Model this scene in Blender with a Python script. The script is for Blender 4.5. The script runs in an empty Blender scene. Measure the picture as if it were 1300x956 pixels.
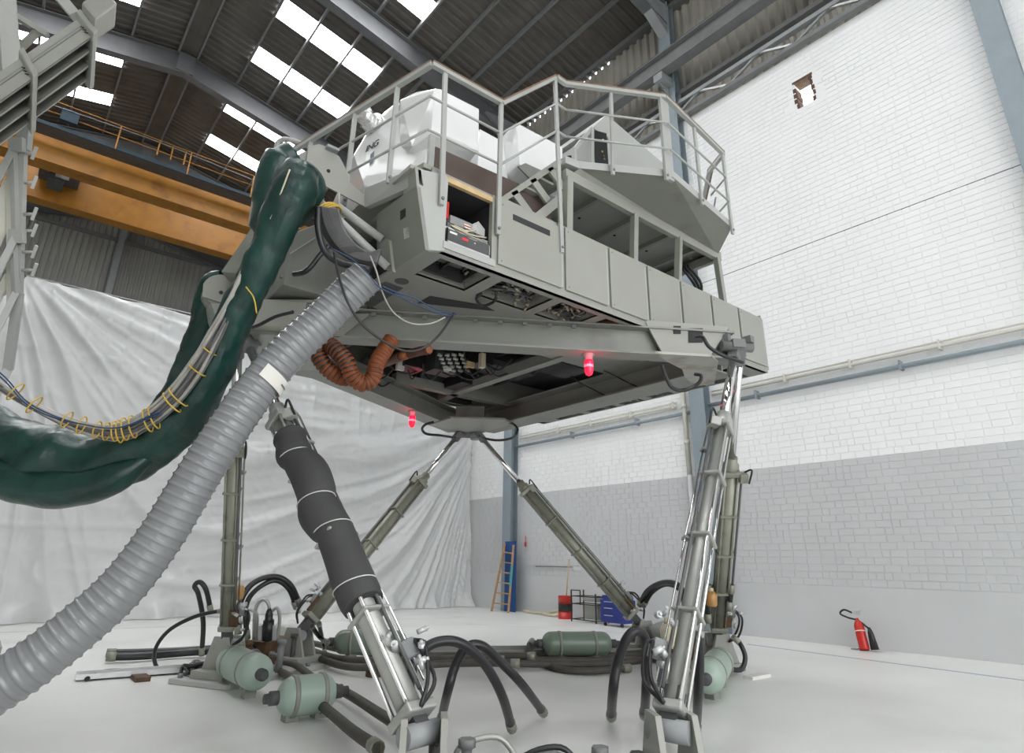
import bpy, bmesh, math, random
from mathutils import noise as mnoise
from mathutils import Vector, Matrix
random.seed(7)
PI = math.pi
SC = bpy.context.scene
COL = SC.collection

# ---------------------------------------------------------------- camera
# hangar axes: X across the hangar (towards the white brick wall), Y along it, Z up; metres
EYE = Vector((0, 0, 1.4))
YAW, PITCH, ROLL, FPX = 0.683644385, 0.344802763, 0.0155044556, 779.39761
_f = Vector((math.sin(YAW)*math.cos(PITCH), math.cos(YAW)*math.cos(PITCH), math.sin(PITCH)))
_r = Vector((math.cos(YAW), -math.sin(YAW), 0)); _u = _r.cross(_f)
CR = _r*math.cos(ROLL) + _u*math.sin(ROLL); CU = -_r*math.sin(ROLL) + _u*math.cos(ROLL); CF = _f
cd = bpy.data.cameras.new('camera'); cam = bpy.data.objects.new('camera', cd); COL.objects.link(cam)
cam.matrix_world = Matrix(((CR.x, CU.x, -CF.x, EYE.x), (CR.y, CU.y, -CF.y, EYE.y), (CR.z, CU.z, -CF.z, EYE.z), (0, 0, 0, 1)))
cd.sensor_fit = 'HORIZONTAL'; cd.sensor_width = 36; cd.lens = FPX/1300*36; cd.shift_y = -44.5/1300
cd.clip_start = .05; cd.clip_end = 300
SC.camera = cam

# ---------------------------------------------------------------- world, lights, exposure
w = bpy.data.worlds.new('overcast'); SC.world = w; w.use_nodes = True
bg = w.node_tree.nodes['Background']; bg.inputs[0].default_value = (.975, .985, 1, 1); bg.inputs[1].default_value = 3.2
SKYLIGHT = 15.0
SC.view_settings.view_transform = 'Standard'; SC.view_settings.look = 'None'; SC.view_settings.gamma = 1
SC.view_settings.use_curve_mapping = False; SC.view_settings.exposure = 0.44
SC.cycles.max_bounces = 8; SC.cycles.diffuse_bounces = 6; SC.cycles.glossy_bounces = 3
SC.cycles.use_denoising = True; SC.cycles.sample_clamp_indirect = 6
SC.cycles.caustics_reflective = False; SC.cycles.caustics_refractive = False

# ---------------------------------------------------------------- measuring helpers: sight line of a picture point met with a real plane
def ray(px, py): return CR*((px-650)/FPX) - CU*((py-433.5)/FPX) + CF
def AX(px, py, x): d = ray(px, py); return EYE + d*(x/d.x)
def AY(px, py, y): d = ray(px, py); return EYE + d*(y/d.y)
def AZ(px, py, z): d = ray(px, py); return EYE + d*((z-1.4)/d.z)
def AD(px, py, t): return EYE + ray(px, py)*t
def AP(px, py, p, n): d = ray(px, py); n = Vector(n); return EYE + d*((Vector(p)-EYE).dot(n)/d.dot(n))
def pj(P):
    c = Vector(P)-EYE; z = c.dot(CF); return (650+FPX*c.dot(CR)/z, 433.5-FPX*c.dot(CU)/z, z)
V = Vector

# ---------------------------------------------------------------- materials
def mat(name, col, rough=.5, metal=0, var=.06, vscale=3, bump=0, bscale=30, dirt=None, dscale=1.2, dlo=.55, dhi=.8, emit=None, estr=0, alpha=1, trans=0, coat=0):
    m = bpy.data.materials.new(name); m.use_nodes = True; nt = m.node_tree; N = nt.nodes; L = nt.links
    b = N['Principled BSDF']; b.inputs['Roughness'].default_value = rough; b.inputs['Metallic'].default_value = metal
    tc = N.new('ShaderNodeTexCoord')
    nz = N.new('ShaderNodeTexNoise'); nz.inputs['Scale'].default_value = vscale; nz.inputs['Detail'].default_value = 4
    L.new(tc.outputs['Object'], nz.inputs['Vector'])
    cr = N.new('ShaderNodeValToRGB')
    cr.color_ramp.elements[0].position = .3; cr.color_ramp.elements[1].position = .7
    cr.color_ramp.elements[0].color = tuple(c*(1-var) for c in col)+(1,); cr.color_ramp.elements[1].color = tuple(min(1, c*(1+var)) for c in col)+(1,)
    L.new(nz.outputs['Fac'], cr.inputs['Fac']); out = cr.outputs['Color']
    if dirt:
        n2 = N.new('ShaderNodeTexNoise'); n2.inputs['Scale'].default_value = dscale; n2.inputs['Detail'].default_value = 6
        L.new(tc.outputs['Object'], n2.inputs['Vector'])
        r2 = N.new('ShaderNodeMapRange'); r2.inputs[1].default_value = dlo; r2.inputs[2].default_value = dhi
        L.new(n2.outputs['Fac'], r2.inputs[0])
        mx = N.new('ShaderNodeMix'); mx.data_type = 'RGBA'; L.new(r2.outputs[0], mx.inputs[0]); L.new(out, mx.inputs[6]); mx.inputs[7].default_value = dirt+(1,)
        out = mx.outputs[2]
    L.new(out, b.inputs['Base Color'])
    if bump:
        n3 = N.new('ShaderNodeTexNoise'); n3.inputs['Scale'].default_value = bscale; n3.inputs['Detail'].default_value = 5
        L.new(tc.outputs['Object'], n3.inputs['Vector'])
        bp = N.new('ShaderNodeBump'); bp.inputs['Strength'].default_value = bump; bp.inputs['Distance'].default_value = .02
        L.new(n3.outputs['Fac'], bp.inputs['Height']); L.new(bp.outputs['Normal'], b.inputs['Normal'])
    if emit: b.inputs['Emission Color'].default_value = emit+(1,); b.inputs['Emission Strength'].default_value = estr
    if trans: b.inputs['Transmission Weight'].default_value = trans
    if coat: b.inputs['Coat Weight'].default_value = coat
    b.inputs['Alpha'].default_value = alpha
    return m
M = {}
M['floor'] = mat('painted concrete', (.74, .745, .72), .35, var=.05, vscale=.6, bump=.05, bscale=8, dirt=(.56, .56, .54), dscale=.45, dlo=.55, dhi=.85)
M['wallwhite'] = mat('white masonry paint', (.82, .83, .83), .6, var=.02, vscale=1, bump=.1, bscale=14)
M['wallgrey'] = mat('grey masonry paint', (.53, .54, .545), .55, var=.03, vscale=1, bump=.08, bscale=14)
M['plinth'] = mat('grey painted render', (.53, .54, .545), .55, var=.04, vscale=.7, bump=.06, bscale=3)
M['redbrick'] = mat('broken raw brick', (.11, .06, .045), .9, var=.3, vscale=9, bump=.6)
M['roof'] = mat('dark roof sheeting', (.10, .093, .082), .75, var=.18, vscale=1.3)
M['clad'] = mat('weathered cladding', (.36, .345, .30), .7, var=.12, vscale=.8)
M['gable'] = mat('grey gable cladding', (.30, .297, .272), .65, var=.1, vscale=.7)
M['steelblue'] = mat('blue grey column paint', (.24, .29, .32), .45, var=.06)
M['steeldark'] = mat('dull structural steel', (.17, .175, .175), .55, var=.1)
M['steelmid'] = mat('grey frame paint', (.27, .285, .29), .5, var=.08)
M['galv'] = mat('galvanised', (.55, .56, .56), .4, .4, var=.1, vscale=8)
M['skylight'] = mat('translucent roof light', (.9, .95, 1), .6, emit=(.98, .985, 1), estr=SKYLIGHT)
M['orange'] = mat('crane orange paint', (.34, .145, .013), .5, var=.12, vscale=2, dirt=(.18, .065, .009), dscale=1.5)
M['craneblue'] = mat('crane walkway blue', (.010, .032, .05), .75)
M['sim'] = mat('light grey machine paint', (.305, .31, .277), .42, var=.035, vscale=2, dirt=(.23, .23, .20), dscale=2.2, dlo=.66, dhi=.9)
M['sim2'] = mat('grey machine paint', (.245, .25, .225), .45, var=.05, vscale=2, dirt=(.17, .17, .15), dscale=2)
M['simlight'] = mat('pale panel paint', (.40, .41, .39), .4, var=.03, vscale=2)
M['dark'] = mat('near-black recess tone', (.03, .03, .032), .8)  # near-black colour in place of shade in holes and cavities
M['darkgrey'] = mat('charcoal sheet', (.07, .07, .072), .6, var=.2, vscale=6)
M['white'] = mat('glossy white fibreglass', (.84, .85, .85), .12, var=.01, coat=.6)
M['rail'] = mat('rail paint', (.38, .39, .37), .35, var=.04)
M['railcap'] = mat('worn brown handrail cap', (.20, .12, .075), .4, var=.25, vscale=9)
M['brown'] = mat('brown laminate board', (.085, .06, .05), .5, var=.12, vscale=3)
M['wood'] = mat('pale timber', (.52, .38, .20), .6, var=.18, vscale=7)
M['ladderwood'] = mat('ladder timber', (.42, .25, .12), .6, var=.18, vscale=9)
M['chrome'] = mat('polished chrome rod', (.80, .80, .80), .08, 1, var=.02)
M['alu'] = mat('satin aluminium', (.42, .43, .40), .42, .45, var=.06, vscale=6)
M['legpaint'] = mat('olive grey cylinder paint', (.265, .27, .22), .38, .15, var=.08, vscale=5, dirt=(.12, .11, .085), dscale=6)
M['tank'] = mat('green grey bottle paint', (.17, .22, .17), .35, var=.06, vscale=3)
M['tanklight'] = mat('pale green bottle paint', (.33, .42, .36), .35, var=.05, vscale=3)
M['rubber'] = mat('black rubber hose', (.016, .016, .018), .38, var=.2)
M['rubberbrown'] = mat('dusty grey hose', (.065, .06, .05), .6, var=.2, vscale=8)
M['foam'] = mat('charcoal foam sleeve', (.055, .055, .055), .75, var=.1, bump=.1, bscale=40)
M['wire'] = mat('pale tie wire', (.6, .6, .58), .4)
M['duct'] = mat('grey ribbed plastic duct', (.215, .222, .23), .2, var=.04, vscale=2, coat=.25)
M['sheath'] = mat('dark green tarpaulin', (.004, .034, .027), .36, var=.35, vscale=5, bump=.9, bscale=6, coat=.1)
M['cable'] = mat('grey cable', (.36, .35, .32), .5, var=.15, vscale=6)
M['cabledark'] = mat('dark grey cable', (.12, .12, .12), .5, var=.2, vscale=6)
M['cableblue'] = mat('blue cable', (.018, .05, .13), .5)
M['yellow'] = mat('yellow cord', (.60, .40, .06), .6)
M['orangeduct'] = mat('orange flexible duct', (.22, .058, .014), .6, var=.25, vscale=12, dirt=(.09, .03, .01), dscale=14)
M['rust'] = mat('rusty steel', (.10, .056, .028), .75, var=.35, vscale=9, bump=.3)
M['amber'] = mat('amber fluid bowl', (.45, .24, .08), .25)
M['cream'] = mat('cream plastic bowl', (.58, .52, .38), .3)
M['red'] = mat('red paint', (.50, .022, .014), .35, var=.05)
M['blackpaint'] = mat('black paint', (.012, .012, .013), .4)
M['bluepaint'] = mat('royal blue paint', (.012, .028, .20), .4, var=.06)
M['blueboard'] = mat('blue painted board', (.008, .065, .23), .45, var=.06, vscale=2)
M['teal'] = mat('teal paint', (.05, .33, .33), .5)
M['paper'] = mat('white paper', (.72, .71, .66), .7)
M['redlens'] = mat('lit red lens', (.9, .02, .06), .25, emit=(1, .01, .045), estr=.9)
M['bulb'] = mat('lit bulb', (1, .4, .4), .3, emit=(1, .12, .2), estr=1.3)
M['redled'] = mat('red display', (.9, 0, 0), .4, emit=(1, .02, .03), estr=1.2)
M['ink'] = mat('dark lettering', (.02, .025, .045), .5)
M['sheet'] = mat('white polythene sheet', (.63, .64, .64), .3, var=.03, vscale=.5, bump=.15, bscale=4)
M['lineblue'] = mat('faint blue floor line', (.30, .36, .44), .5)
M['stone'] = mat('pale concrete block', (.6, .6, .57), .8, var=.08)
M['foil'] = mat('crinkled foil', (.8, .8, .8), .2, .8, bump=.8, bscale=25)
M['stained'] = mat('stained pale paint', (.42, .42, .39), .5, var=.05, dirt=(.24, .19, .12), dscale=4, dlo=.48, dhi=.7)
M['conn'] = mat('metal connectors', (.32, .29, .2), .4, .5)
M['clear'] = mat('clear plastic', (.75, .76, .76), .15, alpha=.35)
M['bluegreypanel'] = mat('slate panel', (.17, .19, .23), .4)
M['green'] = mat('green strip', (.05, .2, .12), .5)

# ---------------------------------------------------------------- mesh builder
ORG = {}
class MB:
    def __init__(s): s.v = []; s.f = []; s.m = []; s.s = []
    def add(s, vs, fs, mi=0, sm=False):
        o = len(s.v); s.v += [V(p) for p in vs]
        for q in fs: s.f.append([o+i for i in q]); s.m.append(mi); s.s.append(sm)
        return s
    def hexa(s, a, mi=0):   # a: 8 points, bottom ring then top ring
        return s.add(a, [(3, 2, 1, 0), (4, 5, 6, 7), (0, 1, 5, 4), (1, 2, 6, 5), (2, 3, 7, 6), (3, 0, 4, 7)], mi)
    def bx(s, x0, x1, y0, y1, z0, z1, mi=0):
        return s.hexa([(x0, y0, z0), (x1, y0, z0), (x1, y1, z0), (x0, y1, z0), (x0, y0, z1), (x1, y0, z1), (x1, y1, z1), (x0, y1, z1)], mi)
    def box(s, c, sz, ax=None, mi=0):
        c = V(c); ax = ax or (V((1, 0, 0)), V((0, 1, 0)), V((0, 0, 1)))
        p = [c+ax[0]*(i*sz[0]/2)+ax[1]*(j*sz[1]/2)+ax[2]*(k*sz[2]/2) for k in (-1, 1) for i, j in ((-1, -1), (1, -1), (1, 1), (-1, 1))]
        return s.hexa(p, mi)
    def bar(s, p, q, w, h, up=(0, 0, 1), mi=0):
        p = V(p); q = V(q); d = (q-p).normalized(); up = V(up)
        if abs(d.dot(up)) > .98: up = V((0, 1, 0))
        x = d.cross(up).normalized(); y = x.cross(d)
        return s.hexa([c+x*(i*w/2)+y*(j*h/2) for c in (p, q) for i, j in ((-1, -1), (1, -1), (1, 1), (-1, 1))], mi)
    def ibeam(s, p, q, w, h, t=.02, up=(0, 0, 1), mi=0):
        p = V(p); q = V(q); d = (q-p).normalized(); x = d.cross(V(up)).normalized(); y = x.cross(d)
        s.bar(p+y*(h/2-t/2), q+y*(h/2-t/2), w, t, up, mi); s.bar(p-y*(h/2-t/2), q-y*(h/2-t/2), w, t, up, mi)
        return s.bar(p, q, t, h-2*t, up, mi)
    def prism(s, poly, vec, mi=0):
        n = len(poly); vec = V(vec); a = [V(p) for p in poly]; b = [p+vec for p in a]
        return s.add(a+b, [tuple(range(n))[::-1], tuple(range(n, 2*n))]+[(i, (i+1) % n, n+(i+1) % n, n+i) for i in range(n)], mi)
    def frame(s, d, hint=None):
        d = d.normalized(); h = hint or V((0, 0, 1))
        if abs(d.dot(h)) > .95: h = V((1, 0, 0))
        x = d.cross(h).normalized(); return x, x.cross(d)
    def tube(s, pts, r, seg=8, mi=0, cap=True):
        pts = [V(p) for p in pts]; n = len(pts); rs = r if isinstance(r, (list, tuple)) else [r]*n
        T = [(pts[min(i+1, n-1)]-pts[max(i-1, 0)]).normalized() for i in range(n)]
        x, y = s.frame(T[0]); vs = []
        for i in range(n):
            x = (x-T[i]*x.dot(T[i])).normalized(); y = T[i].cross(x)
            for k in range(seg):
                a = 2*PI*k/seg; vs.append(pts[i]+(x*math.cos(a)+y*math.sin(a))*rs[i])
        fs = [(i*seg+k, i*seg+(k+1) % seg, (i+1)*seg+(k+1) % seg, (i+1)*seg+k) for i in range(n-1) for k in range(seg)]
        s.add(vs, fs, mi, True)
        if cap:
            o = len(s.v)-n*seg
            s.f += [[o+k for k in range(seg)][::-1], [o+(n-1)*seg+k for k in range(seg)]]; s.m += [mi, mi]; s.s += [False, False]
        return s
    def cyl(s, p, q, r, seg=14, mi=0): return s.tube([p, q], r, seg, mi)
    def lathe(s, p, d, prof, seg=20, mi=0, cap=True):   # prof: (distance along d, radius)
        p = V(p); d = V(d).normalized(); x, y = s.frame(d); vs = []
        for t, r in prof:
            for k in range(seg):
                a = 2*PI*k/seg; vs.append(p+d*t+(x*math.cos(a)+y*math.sin(a))*r)
        n = len(prof)
        fs = [(i*seg+k, i*seg+(k+1) % seg, (i+1)*seg+(k+1) % seg, (i+1)*seg+k) for i in range(n-1) for k in range(seg)]
        o = len(s.v); s.add(vs, fs, mi, True)
        if cap:
            s.f += [[o+k for k in range(seg)][::-1], [o+(n-1)*seg+k for k in range(seg)]]; s.m += [mi, mi]; s.s += [False, False]
        return s
    def hull(s, pts, mi=0):
        b = bmesh.new()
        for p in pts: b.verts.new(p)
        r = bmesh.ops.convex_hull(b, input=b.verts)
        bmesh.ops.dissolve_limit(b, angle_limit=.06, verts=b.verts, edges=b.edges)
        b.verts.ensure_lookup_table(); b.verts.index_update()
        s.add([v.co.copy() for v in b.verts], [[v.index for v in f.verts] for f in b.faces], mi); b.free(); return s
    def grid(s, P, mi=0, sm=True):   # P[i][j]
        n = len(P); m = len(P[0])
        return s.add([p for row in P for p in row], [(i*m+j, i*m+j+1, (i+1)*m+j+1, (i+1)*m+j) for i in range(n-1) for j in range(m-1)], mi, sm)
    def build(s, name, mats, parent=None, origin=None, bevel=0, fix=True):
        if parent is not None: org = ORG[parent.name]
        elif origin is not None: org = V(origin)
        else:
            lo = [min(p[i] for p in s.v) for i in range(3)]; hi = [max(p[i] for p in s.v) for i in range(3)]
            org = V(((lo[0]+hi[0])/2, (lo[1]+hi[1])/2, lo[2]))
        me = bpy.data.meshes.new(name); me.from_pydata([p-org for p in s.v], [], s.f)
        for mm in (mats if isinstance(mats, (list, tuple)) else [mats]): me.materials.append(M[mm])
        me.polygons.foreach_set('material_index', s.m); me.polygons.foreach_set('use_smooth', s.s)
        if fix:
            b = bmesh.new(); b.from_mesh(me); bmesh.ops.recalc_face_normals(b, faces=b.faces); b.to_mesh(me); b.free()
        me.update()
        o = bpy.data.objects.new(name, me); COL.objects.link(o); ORG[o.name] = org
        if parent is not None: o.parent = parent
        else: o.location = org
        if bevel:
            md = o.modifiers.new('edge', 'BEVEL'); md.width = bevel; md.segments = 2; md.limit_method = 'ANGLE'; md.angle_limit = .6
        return o
def tag(o, label=None, cat=None, group=None, kind=None):
    if label: o['label'] = label
    if cat: o['category'] = cat
    if group: o['group'] = group
    if kind: o['kind'] = kind
    return o
def thing(name, label, cat, loc, group=None):
    o = bpy.data.objects.new(name, None); COL.objects.link(o); o.location = V(loc); o.empty_display_size = .2
    ORG[o.name] = V(loc); return tag(o, label, cat, group)
def struct(o): o['kind'] = 'structure'; return o
def sempty(name, loc):
    o = bpy.data.objects.new(name, None); COL.objects.link(o); o.location = V(loc); ORG[o.name] = V(loc); return struct(o)
def cm(P, n=8):   # Catmull-Rom through points (or tuples of numbers)
    P = [V(p) for p in P]; P = [P[0]*2-P[1]]+P+[P[-1]*2-P[-2]]; out = []
    for i in range(1, len(P)-2):
        a, b, c, d = P[i-1:i+3]
        for k in range(n):
            t = k/n; out.append(.5*((2*b)+(c-a)*t+(2*a-5*b+4*c-d)*t*t+(3*b-a-3*c+d)*t**3))
    out.append(P[-2]); return out
def lerp(a, b, t): return a+(b-a)*t
# ================================================================ SETTING
XW, YF, YB, XL = 13.05, 38.2, -12.0, -9.0
RX, EZ, SL = 2.0, 18.1, .2
def roofz(x): return EZ+SL*((13.05-x) if x > RX else (13.05-RX)-(RX-x))
o = struct(MB().bx(XL-.3, 13.6, -40, YF+.3, -.3, 0).build('floor', 'floor'))
FL = o
l = MB(); a = AZ(949, 818, 0); b = AZ(1300, 864, 0); c = b+(b-a)*1.2
l.bar(V((a.x, a.y, .002)), V((c.x, c.y, .002)), .05, .004); l.build('floor_line', 'lineblue', FL)
for (pa, pb) in (((0, 803), (600, 783)), ((590, 792), (930, 812))):
    a = AZ(*pa, 0); b = AZ(*pb, 0); MB().bar(V((a.x, a.y, .002)), V((b.x, b.y, .002)), .03, .003).build('floor_joint', 'stone', FL)

# right wall: render plinth, painted brick above, raw opening high up
HY0, HY1, HZ0, HZ1 = 4.66, 5.08, 11.93, 12.72
WR = MB()
WR.bx(XW+.008, XW+.36, YB, YF, 0, HZ0); WR.bx(XW+.008, XW+.36, YB, YF, HZ1, 13.56)
WR.bx(XW+.012, XW+.36, YB, HY0, HZ0, HZ1); WR.bx(XW+.012, XW+.36, HY1, YF, HZ0, HZ1)
WR = struct(WR.build('wall_right', 'wallwhite', origin=(XW, 10, 0)))
MB().bx(XW-.012, XW+.012, YB, YF, 0, 1.05).build('plinth', 'plinth', WR, bevel=.006)
MB().bx(XW+.004, XW+.008, YB, YF, 1.05, 3.435).build('dado', 'wallgrey', WR)
CH, BL, J = .1325, .285, .007
bricks = []
for r in range(94):
    z0 = 1.05+r*CH; y = -4+(r % 2)*BL/2+random.uniform(-.02, .02)
    while y < 18.3:
        ln = BL*random.choice((1, 1, 1, .5, 1)); y1 = y+ln
        if not (z0+CH > HZ0 and z0 < HZ1 and y1 > HY0-random.uniform(0, .05) and y < HY1+random.uniform(0, .05)):
            bricks.append((y, y1, z0, r))
        y = y1
def bsize(b):
    c = V((XW, (b[0]+b[1])/2, b[2]+CH/2)); d = pj(c)
    if d[2] < 1 or not (0 < d[0] < 1300 and 0 < d[1] < 867): return 0
    e = pj((XW, b[0], b[2])); g = pj((XW, b[1], b[2])); return abs(e[0]-g[0])*(1000/d[2])
bricks.sort(key=bsize, reverse=True)
meshes = {}
def brickmesh(ln, grey):
    k = (round(ln, 3), grey)
    if k not in meshes:
        h = CH-J; l2 = (ln-J)/2; b = .004; x0 = 0; x1 = .02
        me = bpy.data.meshes.new('brick')
        me.from_pydata([(x1, -l2, 0), (x1, l2, 0), (x1, l2, h), (x1, -l2, h), (x0, -l2+b, b), (x0, l2-b, b), (x0, l2-b, h-b), (x0, -l2+b, h-b)], [],
                       [(4, 7, 6, 5), (0, 4, 5, 1), (1, 5, 6, 2), (2, 6, 7, 3), (3, 7, 4, 0)])
        me.materials.append(M['wallgrey' if grey else 'wallwhite']); meshes[k] = me
    return meshes[k]
for (y0, y1, z0, r) in bricks[:300]:
    o = bpy.data.objects.new('brick', brickmesh(y1-y0, r < 18)); COL.objects.link(o); o.parent = WR
    o.location = (-random.uniform(.0, .004), (y0+y1)/2-10, z0+J/2)
for grey in (True, False):
    mb = MB(); h = CH-J
    for (y0, y1, z0, r) in bricks[300:]:
        if (r < 18) != grey: continue
        x0 = XW-random.uniform(0, .004); x1 = XW+.014; a = y0+J/2; c = y1-J/2; z = z0+J/2; b = .004
        mb.add([(x1, a, z), (x1, c, z), (x1, c, z+h), (x1, a, z+h), (x0, a+b, z+b), (x0, c-b, z+b), (x0, c-b, z+h-b), (x0, a+b, z+h-b)],
               [(4, 7, 6, 5), (0, 4, 5, 1), (1, 5, 6, 2), (2, 6, 7, 3), (3, 7, 4, 0)])
    o = mb.build('brickwork', 'wallgrey' if grey else 'wallwhite', WR, fix=False); o['kind'] = 'stuff'
for i in range(9):   # raw brick ends round the opening
    s = i % 2; z = HZ0+.02+(i//2)*.16
    y = HY1-random.uniform(.0, .06) if s else HY0-random.uniform(.02, .05)
    MB().bx(XW+.005, XW+.3, y, y+random.uniform(.06, .1), z, z+.12).build('raw_brick', 'redbrick', WR)
MB().bx(XW+.0, XW+.34, HY0-.04, HY1+.04, HZ1-.03, HZ1+.03).build('lintel', 'rust', WR)
MB().bx(XW+.02, XW+.34, HY0-.04, HY1+.04, HZ0-.03, HZ0+.01).build('sill', 'stone', WR)
MB().bx(XW-.004, XW+.012, -4, 18.3, 8.325, 8.337).build('movement_joint', 'darkgrey', WR)

# upper cladding of the right wall, with sheeting rails
def corrugate(mb, P, u, v, n, depth, nrm):   # P start, u step per wave, v height vector
    P = V(P); u = V(u); v = V(v); nrm = V(nrm)*depth; row = []
    for i in range(n):
        row += [P+u*i, P+u*(i+.35), P+u*(i+.5)+nrm, P+u*(i+.85)+nrm]
    row.append(P+u*n)
    mb.grid([row, [p+v for p in row]], 0, False)
mb = MB(); corrugate(mb, (13.3, YB, 13.4), (0, .3, 0), (0, 0, 4.55), 167, .085, (-1, 0, 0)); o = mb.build('cladding', 'clad', WR, fix=False); o['kind'] = 'stuff'
for z in (14.6, 16.5): MB().bar((13.12, YB, z), (13.12, YF, z), .2, .14).build('sheeting_rail', 'steeldark', WR)
MB().bar((13.18, YB, 18.05), (13.18, 10.9, 18.05), .3, .2).build('eaves_filler', 'steeldark', WR)
MB().bar((13.18, 15.6, 18.05), (13.18, YF, 18.05), .3, .2).build('eaves_filler', 'steeldark', WR)
mb = MB()
for k in range(16): mb.bx(13.1, 13.3, 10.9+k*.3, 11.06+k*.3, 17.95, 18.2)
mb.bx(13.1, 13.3, 10.9, 15.6, 18.1, 18.2); mb.build('eaves_filler', 'steeldark', WR)
t = sempty('trim_1', (12.9, 10, 13.6))   # lattice girder along the wall head
MB().bar((12.92, YB, 13.64), (12.92, YF, 13.64), .16, .12).build('bottom_chord', 'steeldark', t)
MB().bar((12.92, YB, 14.12), (12.92, YF, 14.12), .16, .12).build('top_chord', 'steelmid', t)
for k in range(12):
    y = 1.2+k*1.82; MB().bar((12.9, y, 13.68), (12.9, y+1.82/2, 14.1), .06, .06).build('lattice_bar', 'galv', t); MB().bar((12.9, y+1.82, 13.68), (12.9, y+1.82/2, 14.1), .06, .06).build('lattice_bar', 'steelmid', t)
t = sempty('trim_2', (12.4, 10, 15))     # crane runway girder, right hand
MB().ibeam((12.4, YB, 15.3), (12.4, YF, 15.3), .34, .62, .03).build('runway_girder', 'steeldark', t); MB().bx(12.36, 12.44, YB, YF, 15.61, 15.67).build('crane_rail', 'steeldark', t)
t = sempty('trim_3', (-8.3, 10, 15))
MB().ibeam((-8.3, YB, 15.3), (-8.3, YF, 15.3), .34, .62, .03).build('runway_girder', 'steeldark', t); MB().bx(-8.34, -8.26, YB, YF, 15.61, 15.67).build('crane_rail', 'steeldark', t)

# portal frames
M['rafter'] = mat('dull rafter steel', (.125, .13, .135), .5, var=.08)
tn = 4
for Y in (-6.05, 1.22, 8.47, 15.8, 23.1, 30.4, 37.8):
    for side in (1, -1):
        X = 12.9 if side > 0 else -8.85
        t = sempty('trim_%d' % tn, (X, Y, 0)); tn += 1
        MB().ibeam((X, Y, 0), (X, Y, 18.0), .4, .3, .025, up=(1, 0, 0)).build('column', 'steelblue', t)
        MB().bx(min(X, X-side*.65), max(X, X-side*.65), Y-.15, Y+.15, 14.72, 14.98).build('crane_bracket', 'steelmid', t)
        MB().prism([(X, Y-.01, 14.2), (X-side*.6, Y-.01, 14.72), (X, Y-.01, 14.72)], (0, .02, 0)).build('bracket_web', 'steelmid', t)
        x0 = X; x1 = RX
        a = V((x0, Y, roofz(12.9)-.62)); c = V((x1-side*.05, Y, roofz(RX)-.69)); MB().ibeam(a, c, .34, .88, .03).build('rafter', 'rafter', t)
        if side > 0: MB().bx(RX-.3, RX+.3, Y-.18, Y+.18, roofz(RX)-1.12, roofz(RX)-.26).build('apex_plate', 'rafter', t)
        MB().prism([(X, Y-.15, 17.9), (X-side*1.6, Y-.15, 17.75), (X, Y-.15, 16.6)], (0, .3, 0)).build('haunch', 'steelmid', t)
# roof: corrugated sheets left open where the roof lights lie
CE = sempty('ceiling', (RX, 10, EZ))
strips = [(-7.5, -6.6), (-4.6, -3.7), (-.4, .5), (2.6, 3.5), (6.6, 7.5), (10.2, 11.1), (13.9, 14.8), (17.75, 18.75), (20.55, 21.5), (24.4, 25.25), (27.3, 28.15)]
mbr = MB()
def band(ya, yb, xa, xb):
    n = max(1, round((yb-ya)/.32)); corrugate(mbr, (xa, ya, roofz(xa)), (0, (yb-ya)/n, 0), (xb-xa, 0, roofz(xb)-roofz(xa)), n, .05, (0, 0, 1))
ys = YB
for (a, b) in strips+[(YF, None)]:
    band(ys, a, RX, 13.3); band(ys, a, RX, -9.3)
    if b is None: break
    band(a, b, RX, 3.9); band(a, b, 7.8, 13.3); band(a, b, RX, .1); band(a, b, -3.8, -9.3); ys = b
o = mbr.build('roof_sheeting', 'roof', CE, fix=False); o['kind'] = 'stuff'
for k in range(9):
    for sg in (1, -1):
        if k == 8 and sg < 0: continue
        x = RX+sg*(.6+1.3*k) if k else RX+sg*.34
        MB().bar((x, YB, roofz(x)-.11), (x, YF, roofz(x)-.11), .07, .18).build('purlin', 'steeldark', CE)
MB().prism([(RX-.3, YB, roofz(RX)-.16), (RX, YB, roofz(RX)-.06), (RX+.3, YB, roofz(RX)-.16), (RX, YB, roofz(RX)-.10)], (0, YF-YB, 0)).build('ridge_lining', 'roof', CE)
wn = 1
for (a, b) in strips:
    for sg in (1, -1):
        t = sempty('window_%d' % wn, (RX+sg*3.85, (a+b)/2, roofz(RX+sg*3.85))); wn += 1
        for k in range(3):
            x0 = RX+sg*(1.9+1.3*k+.03); x1 = RX+sg*(1.9+1.3*(k+1)-.03)
            MB().prism([(x0, a, roofz(x0)), (x1, a, roofz(x1)), (x1, b, roofz(x1)), (x0, b, roofz(x0))], (0, 0, .03)).build('pane', 'skylight', t)
# gable wall with girts, left wall, back wall with the open hangar door
mb = MB(); row = []; n = 74
for i in range(n):
    x = XL+i*.3
    for q, d in ((0, 0), (.35, 0), (.5, -.05), (.85, -.05)): row.append(V((x+q*.3, YF+d, 0)))
mb.grid([row, [V((p.x, p.y, roofz(p.x)+.05)) for p in row]], 0, False)
GW = struct(mb.build('wall_far', 'gable', fix=False))
for z in (18.2, 14.8, 11.2, 7.5): MB().bar((XL, YF-.16, z), (13, YF-.16, z), .14, .2).build('girt', 'steeldark', GW)
for x in (-5, 2.3, 9): MB().ibeam((x, YF-.4, 0), (x, YF-.4, roofz(x)-.3), .3, .3, .03, up=(0, 1, 0)).build('gable_column', 'steelmid', GW)
struct(MB().bx(XL-.3, XL, YB, YF, 0, 16.1).build('wall_left', 'gable'))
bk = MB(); bk.bx(XL, -7, YB-.3, YB, 0, 16); bk.bx(11, 13.4, YB-.3, YB, 0, 16); bk.bx(XL, 13.4, YB-.3, YB, 11, 20.3)
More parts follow.
